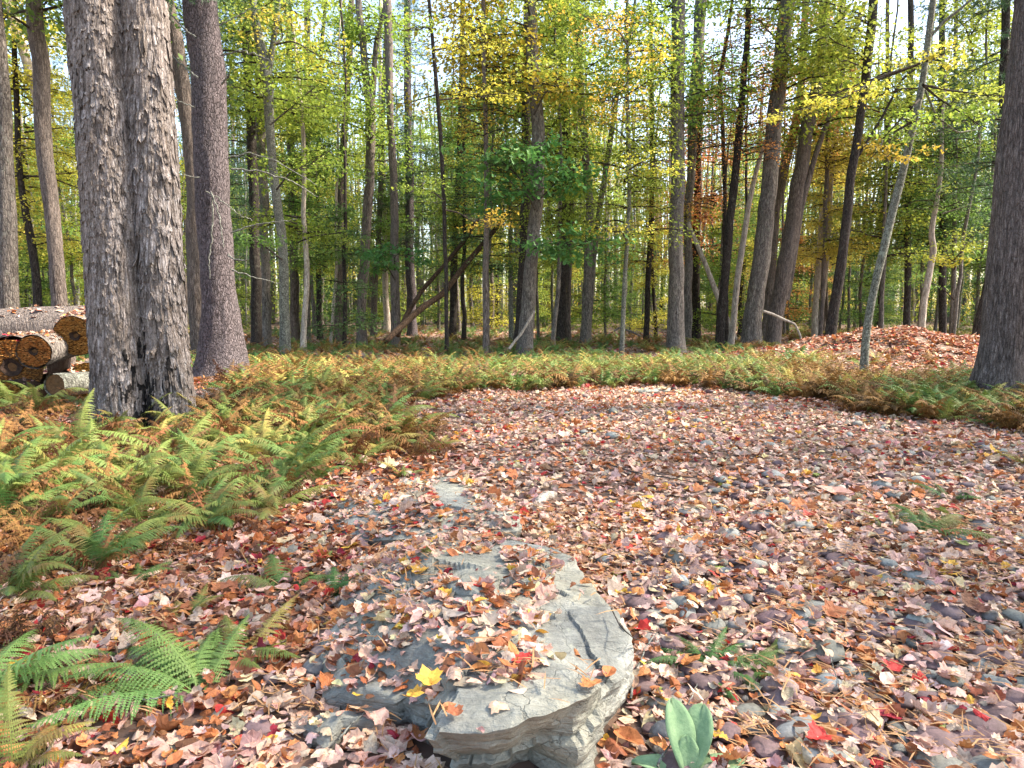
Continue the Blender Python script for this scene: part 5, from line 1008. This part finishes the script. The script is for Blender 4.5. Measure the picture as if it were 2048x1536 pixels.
# ------------------------------------------------------------------ log pile
def big_log(label, cx, cy, rpx, d, length, dirv, hole, seed, bark='grey', fungus=True):
    R = rpx*d/F; c = at(cx, cy, d); dv = np.array(dirv, float); dv /= np.linalg.norm(dv); org = c.copy()
    root = empty('cut_log', org); tag(root, label, 'log', 'logs in the stacked pile')
    S = 44; L = np.linspace(0, length, 40); A = dv[None]*L[:, None]
    rr = R*(1+.04*np.sin(L*2+seed))
    V_, F_ = tube(A, rr, S, lambda V, th, t: .035*(ridge(np.stack([np.cos(th)*4, np.sin(th)*4, t*length*3], 1)+seed, 3)-.5)+R*.14*(fbm(np.stack([np.cos(th), np.sin(th), t], 1)+seed, 2)-.5))
    link('bark', MB().add(V_, F_).mesh('bark', BK[bark], True), root)
    ax = np.cross(dv, [0, 0, 1.]); ax /= np.linalg.norm(ax); ay = np.cross(ax, dv)
    rg = []; 
    for k in range(9):
        f = k/8; th = np.linspace(0, 2*PI, S, endpoint=False); p = dv*(.03+.02*(1-f))+ (np.cos(th)[:, None]*ax+np.sin(th)[:, None]*ay)*R*.96*f
        p = p+dv*((fbm(p*12+seed, 3)-.5)*.05)[:, None]; rg.append(p)
    Vc = np.concatenate(rg); i = np.arange(8)[:, None]*S; j = np.arange(S)[None]; j2 = (j+1) % S
    Fc = np.stack([i+j, i+j2, i+S+j2, i+S+j], -1).reshape(-1, 4); link('cut_face', MB().add(Vc, Fc).mesh('cut_face', CUTEND, True), root)
    if hole:
        th = np.linspace(0, 2*PI, 20, endpoint=False); r2 = R*hole*(1+.3*(fbm(np.stack([np.cos(th)*2, np.sin(th)*2, th*0+seed], 1), 2)-.5)*2)
        p = -dv*.01+(np.cos(th)[:, None]*ax+np.sin(th)[:, None]*ay)*r2[:, None]; q_ = p*.35+dv*.06; Vh = np.vstack([p, q_, [dv*.08]])
        Fh = [[k, (k+1) % 20, 20+(k+1) % 20, 20+k] for k in range(20)]; mb = MB().add(Vh, Fh); mb.F.append(np.array([[20+k, 20+(k+1) % 20, 40] for k in range(20)])); mb.M.append((20, 0))
        link('rotten_core', mb.mesh('rotten_core', HEART, True), root)
    if fungus:
        n = int(1500*min(1, (R/.32)**2)); r = np.random.default_rng(int(seed*10)); a = r.uniform(0, 2*PI, n); q = np.sqrt(r.uniform(max(hole, .05)**2*1.15, .93, n))
        base = (np.cos(a)[:, None]*ax+np.sin(a)[:, None]*ay)*(q*R)[:, None]
        fl = np.array([[-.5, 0, 0], [.5, 0, 0], [.42, -.5, .02], [0, -.75, .08], [-.42, -.5, .02], [0, -.1, -.25]]); ff = np.array([[0, 1, 5], [0, 4, 5], [4, 3, 5], [3, 2, 5], [2, 1, 5], [0, 1, 2], [0, 2, 4], [4, 2, 3]])
        B = np.stack([ax, dv, np.array([0, 0, 1.])], 1); Rm = np.einsum('ij,njk->nik', B, rotz(r.normal(0, .35, n)) @ rotx(r.normal(.1, .25, n))); s = r.uniform(.018, .045, n)
        W, G = batch(fl, ff, Rm*s[:, None, None], base+dv*.02); o = link('bracket_fungi', MB().add(W, G).mesh('bracket_fungi', FUNGUS), root); o['kind'] = 'stuff'
    # leaves resting on its upper side
    return root
back = (.38, .9, .05)
big_log('large log with a dark rotten core at the far left of the pile', 22, 735, 58, 11.9, 2.4, (-.35, .95, .02), .3, 1.1, 'warm')
big_log('medium log protruding from the middle of the pile', 67, 703, 32, 11.3, 2.4, (-.15, .95, .06), .26, 2.2)
big_log('uppermost log of the pile beside the shaggy trunk', 150, 672, 41, 11.9, 1.7, (-.12, .95, .2), .24, 3.3)
big_log('lower log of the pile partly hidden by the shaggy trunk', 178, 764, 40, 11.5, 2.4, (-.25, .95, .06), .2, 4.4)
big_log('small pale cut log at the front foot of the pile', 108, 770, 22, 10.7, 1.3, (.1, .9, -.05), 0, 5.5, 'lichen', False)
big_log('leaf covered log lying on top at the back left of the pile', -20, 668, 46, 13.2, 2.3, (.98, .25, .06), .0, 6.6, 'warm', False)
big_log('mossy bottom log at the lower left of the pile', 10, 800, 36, 11.3, 2.6, (-.2, .9, 0), .2, 7.7, 'dead')
# fallen leaves on the pile
P_ = []
for (cx, cy, dd, w) in [(70, 640, 13.0, 90), (30, 655, 12.4, 60), (120, 660, 12.3, 50), (160, 640, 12.8, 40), (145, 722, 11.9, 45), (90, 672, 11.7, 30), (70, 795, 11.0, 60), (150, 732, 12.2, 40), (420, 778, 10.7, 30)]:
    for q in range(75): p = at(cx+rnd.gauss(0, w*.5), cy, dd+rnd.gauss(0, .35)); P_.append(p)
dg = bpy.context.evaluated_depsgraph_get(); bpy.context.view_layer.update()
lv, lf, off = [], [], 0
for o in list(bpy.data.objects):
    if o.name.split('.')[0] in ('bark',) or o.get('label', '').startswith('leaf dusted log'):
        M = np.array(o.matrix_world) if o.parent is None else np.array(Matrix.Translation(o.parent.location))
        me = o.data; co = np.empty(len(me.vertices)*3); me.vertices.foreach_get('co', co); co = co.reshape(-1, 3)+M[:3, 3]; lv.append(co)
        lf += [[v+off for v in p.vertices] for p in me.polygons]; off += len(co)
LB = BVHTree.FromPolygons(np.concatenate(lv).tolist(), lf); sp_ = []
for p in P_:
    h = LB.ray_cast(Vector((p[0], p[1], 4)), Vector((0, 0, -1)))
    if h[0] is not None and h[1].z > .45: sp_.append((p[0], p[1], h[0].z, 0, 0, 1))
mb = MB(); emit(mb, np.array(sp_), LT1, .075, .4, .03, LPWD*.5+LPW*.5)
tag(link('leaves_on_logs', mb.mesh('leaves_on_logs', LITTER, False, True)), 'pink and brown leaves caught on top of the stacked logs', 'leaves', None, 'stuff')

# ------------------------------------------------------------------ woolly leaved plant at the bottom edge
p0 = ground(1378, 1560); p0[2] = gh1(p0[0], p0[1]); mull = empty('mullein', p0); tag(mull, 'plant with large woolly blue green leaves at the bottom edge', 'plant')
def bigleaf(L, W, el, az, bend):
    n = 12; m_ = 7; V = []; s = np.linspace(0, 1, n)
    e = math.radians(el)-math.radians(bend)*s; y = np.concatenate([[0], np.cumsum(np.cos(e[:-1]))])*L/(n-1); z = np.concatenate([[0], np.cumsum(np.sin(e[:-1]))])*L/(n-1)
    w = W*np.sin(PI*np.clip(s, 0.03, 1)**1.15)**.6*1.1; w[-1] = .003
    for k in range(n):
        for c in np.linspace(-1, 1, m_): V.append([c*w[k], y[k]+0*c, z[k]+abs(c)*w[k]*.38-.006*math.exp(-(c*5)**2)+.004*math.sin(c*9+k)])
    V = np.array(V); Fq = [[a*m_+b, a*m_+b+1, (a+1)*m_+b+1, (a+1)*m_+b] for a in range(n-1) for b in range(m_-1)]
    o = link('leaf', MB().add(V, Fq).mesh('leaf', MULLEIN, True), mull); o.rotation_euler = (0, 0, az); sm = o.modifiers.new('thick', 'SOLIDIFY'); sm.thickness = .002
for a in [(.26, .05, 72, .35, 20), (.25, .052, 66, -.55, 25), (.2, .04, 25, 1.35, 30), (.2, .045, 30, -1.5, 30), (.16, .04, 20, .2, 30), (.18, .04, 25, 2.5, 30), (.18, .04, 25, -2.6, 30), (.14, .035, 75, 0, 5)]: bigleaf(*a)

# ------------------------------------------------------------------ woodland beyond
SK = {}
def slender(seed, H, r0):
    r = np.random.default_rng(seed); z = np.linspace(-.3, H, 22); P = np.stack([np.cumsum(r.normal(0, .05, 22)), np.cumsum(r.normal(0, .05, 22)), z], 1); P[:, 0] += r.normal(0, .03)*z
    V_, F_ = tube(P, r0*(1-.75*(z+.3)/(H+.3))*(1+.4*np.exp(-(z+.3)/.3)), 8); return MB().add(V_, F_)
TS = [slender(40+i, 17, r0) for i, r0 in enumerate([.07, .09, .12, .16, .085, .055, .13, .1])]
TM = {}
def tmesh(i, bk):
    if (i, bk) not in TM: TM[(i, bk)] = TS[i].mesh('trunk', BK[bk], True)
    return TM[(i, bk)]
GROUPS = {'green': 'green leaved', 'dgreen': 'dark green leaved', 'ygreen': 'yellow green leaved', 'yellow': 'yellow leaved', 'gold': 'golden leaved', 'orange': 'orange leaved', 'pine': 'dark needled'}
used = [(o[1][0], o[1][1]) for o in HR.values()]
placed = []
def bgtree(x, y, ti, bk, ck, lf, where, sc=1.0):
    root = empty('slender_tree' if lf != 'pine' else 'pine_tree', (x, y, gh1(x, y)), rnd.uniform(0, 6.28))
    bw = {'dark': 'dark barked', 'warm': 'brown barked', 'grey': 'grey barked', 'lichen': 'mottled', 'pale': 'pale barked'}[bk]
    tag(root, '%s slender tree %s, %s' % (bw, where, GROUPS[lf]), 'tree', '%s %s slender trees %s' % (bw, GROUPS[lf], where))
    link('trunk', tmesh(ti, bk), root).scale = (sc, sc, sc)
    c = link('crown', rnd.choice(CR[ck]), root); c.scale = (sc, sc, sc); set_leaf(c, LV[lf]); return root
def leaf_for(x, y):
    px, _ = proj([x, y, 5]); px = px[0]; u = rnd.random()
    if px < 250: P = [('ygreen', .4), ('yellow', .35), ('green', .25)]
    elif px < 720: P = [('green', .34), ('ygreen', .36), ('yellow', .12), ('dgreen', .18)]
    elif px < 1100: P = [('green', .25), ('ygreen', .35), ('yellow', .25), ('dgreen', .15)]
    elif px < 1400: P = [('gold', .14), ('yellow', .2), ('ygreen', .4), ('green', .26)]
    elif px < 1650: P = [('orange', .16), ('yellow', .18), ('ygreen', .4), ('green', .26)]
    else: P = [('green', .32), ('ygreen', .33), ('dgreen', .17), ('yellow', .18)]
    for k, p in P:
        if u < p: return k
        u -= p
    return P[0][0]
n = 0; tries = 0
while n < 235 and tries < 20000:
    tries += 1; y = 27+50*rnd.random()**.9; x = rnd.uniform(-1, 1)*(y*.80+2)
    if any((x-a)**2+(y-b_)**2 < 1.6 for a, b_ in placed+used): continue
    if y < 34 and rnd.random() < .5: continue
    lf = leaf_for(x, y); ck = rnd.choice(['mid', 'mid', 'low', 'low', 'high']) 
    if rnd.random() < .09: lf = 'pine'; ck = 'pine'
    qx = proj([x, y, 0])[0][0]
    wh = next(w_ for lim, w_ in [(160, 'beyond the log pile'), (390, 'behind the shaggy twin trunk'), (560, 'behind the thick pine'), (740, 'left of the forked sunlit tree'), (900, 'behind the dead topped tree'), (1020, 'behind the leaning logs'), (1200, 'behind the tall central trunk'),
      (1340, 'left of the big straight trunk'), (1480, 'behind the big straight trunk'), (1620, 'behind the large dappled trunk'), (1760, 'behind the black leaning trunk'), (1900, 'beyond the leaf mound'), (9999, 'behind the right edge trunk')] if qx < lim)
    wh = ('close ' if y < 42 else 'deep ')+wh
    bgtree(x, y, rnd.randrange(8), rnd.choice(['dark', 'warm', 'grey', 'grey', 'lichen', 'lichen', 'pale' if rnd.random() < .6 else 'grey']), ck, lf, wh, rnd.uniform(.85, 1.15)); placed.append((x, y)); n += 1
for px_, y_, ck_, lf_ in [(1765, 31, 'mid', 'ygreen'), (1840, 35, 'mid', 'green'), (1905, 30, 'high', 'ygreen'), (1950, 38, 'mid', 'green'), (1990, 33, 'high', 'ygreen'), (1870, 42, 'high', 'yellow'), (2040, 36, 'mid', 'green'), (1700, 44, 'high', 'ygreen')]:
    bgtree(at(px_, 640, y_)[0], y_, 1, 'grey', ck_, lf_, 'close beyond the leaf mound')
# trees to the right of the clearing, outside the picture, that shade it
for (x, y) in [(11, 5), (14.5, 9), (13, 1), (18, 4), (19, 13), (16, -3), (22, 9), (23, 0), (24, 17), (-11, 4), (-9, -3)]:
    bgtree(x, y, 3, 'grey', 'high', rnd.choice(['green', 'ygreen', 'yellow']), 'beside the clearing')
# far wood: trunks and foliage that read as one mass
mb = MB(); n = 650
for k in range(n):
    y = rnd.uniform(64, 118); x = rnd.uniform(-1, 1)*(y*.85); z = gh1(x, y); h = rnd.uniform(14, 24); r0 = rnd.uniform(.1, .28)
    P = np.array([[x, y, z-.3], [x+rnd.gauss(0, .3), y, z+h*.5], [x+rnd.gauss(0, .8), y, z+h]]); V_, F_ = tube(P, [r0, r0*.8, r0*.3], 6); mb.add(V_, F_, 0)
tag(link('far_tree_trunks', mb.mesh('far_tree_trunks', BK['grey'], True)), 'grey trunks of the far wood seen between the nearer trees', 'trees', None, 'stuff')
fm = ['green', 'dgreen', 'ygreen', 'yellow', 'gold']
mb = MB()
for k in range(1600):
    y = rnd.uniform(66, 118); x = rnd.uniform(-1, 1)*(y*.85); z = rnd.uniform(0, 1)**1.3*24+.4; r_ = rnd.uniform(1.2, 2.6); m_ = 130
    T = rng.normal(0, 1, (m_, 3))*np.array([r_, r_*.6, r_*.28])+np.array([x, y, z]); T[:, 2] = np.maximum(T[:, 2], .2)
    Rm = rotz(rng.uniform(0, 6.28, m_)) @ rotx(rng.normal(0, .7, m_)); W, G = batch(LQ, LQF, Rm*rng.uniform(.2, .38, m_)[:, None, None], T)
    mb.add(W, G, rnd.choice([0, 2, 2, 3, 3, 0, 4, 2]))
for k in range(620):
    y = rnd.uniform(52, 80); x = rnd.uniform(-1, 1)*(y*.85); z = rnd.uniform(.3, 5.5); r_ = rnd.uniform(1.0, 2.0); m_ = 120
    T = rng.normal(0, 1, (m_, 3))*np.array([r_, r_*.7, r_*.22])+np.array([x, y, z]); T[:, 2] = np.maximum(T[:, 2], .2)
    Rm = rotz(rng.uniform(0, 6.28, m_)) @ rotx(rng.normal(0, .6, m_)); W, G = batch(LQ, LQF, Rm*rng.uniform(.14, .24, m_)[:, None, None], T)
    mb.add(W, G, rnd.choice([0, 1, 2, 2, 2, 3, 0]))
tag(link('far_foliage', mb.mesh('far_foliage', [LV[k] for k in fm])), 'distant autumn foliage closing the view behind the trees', 'foliage', None, 'stuff')
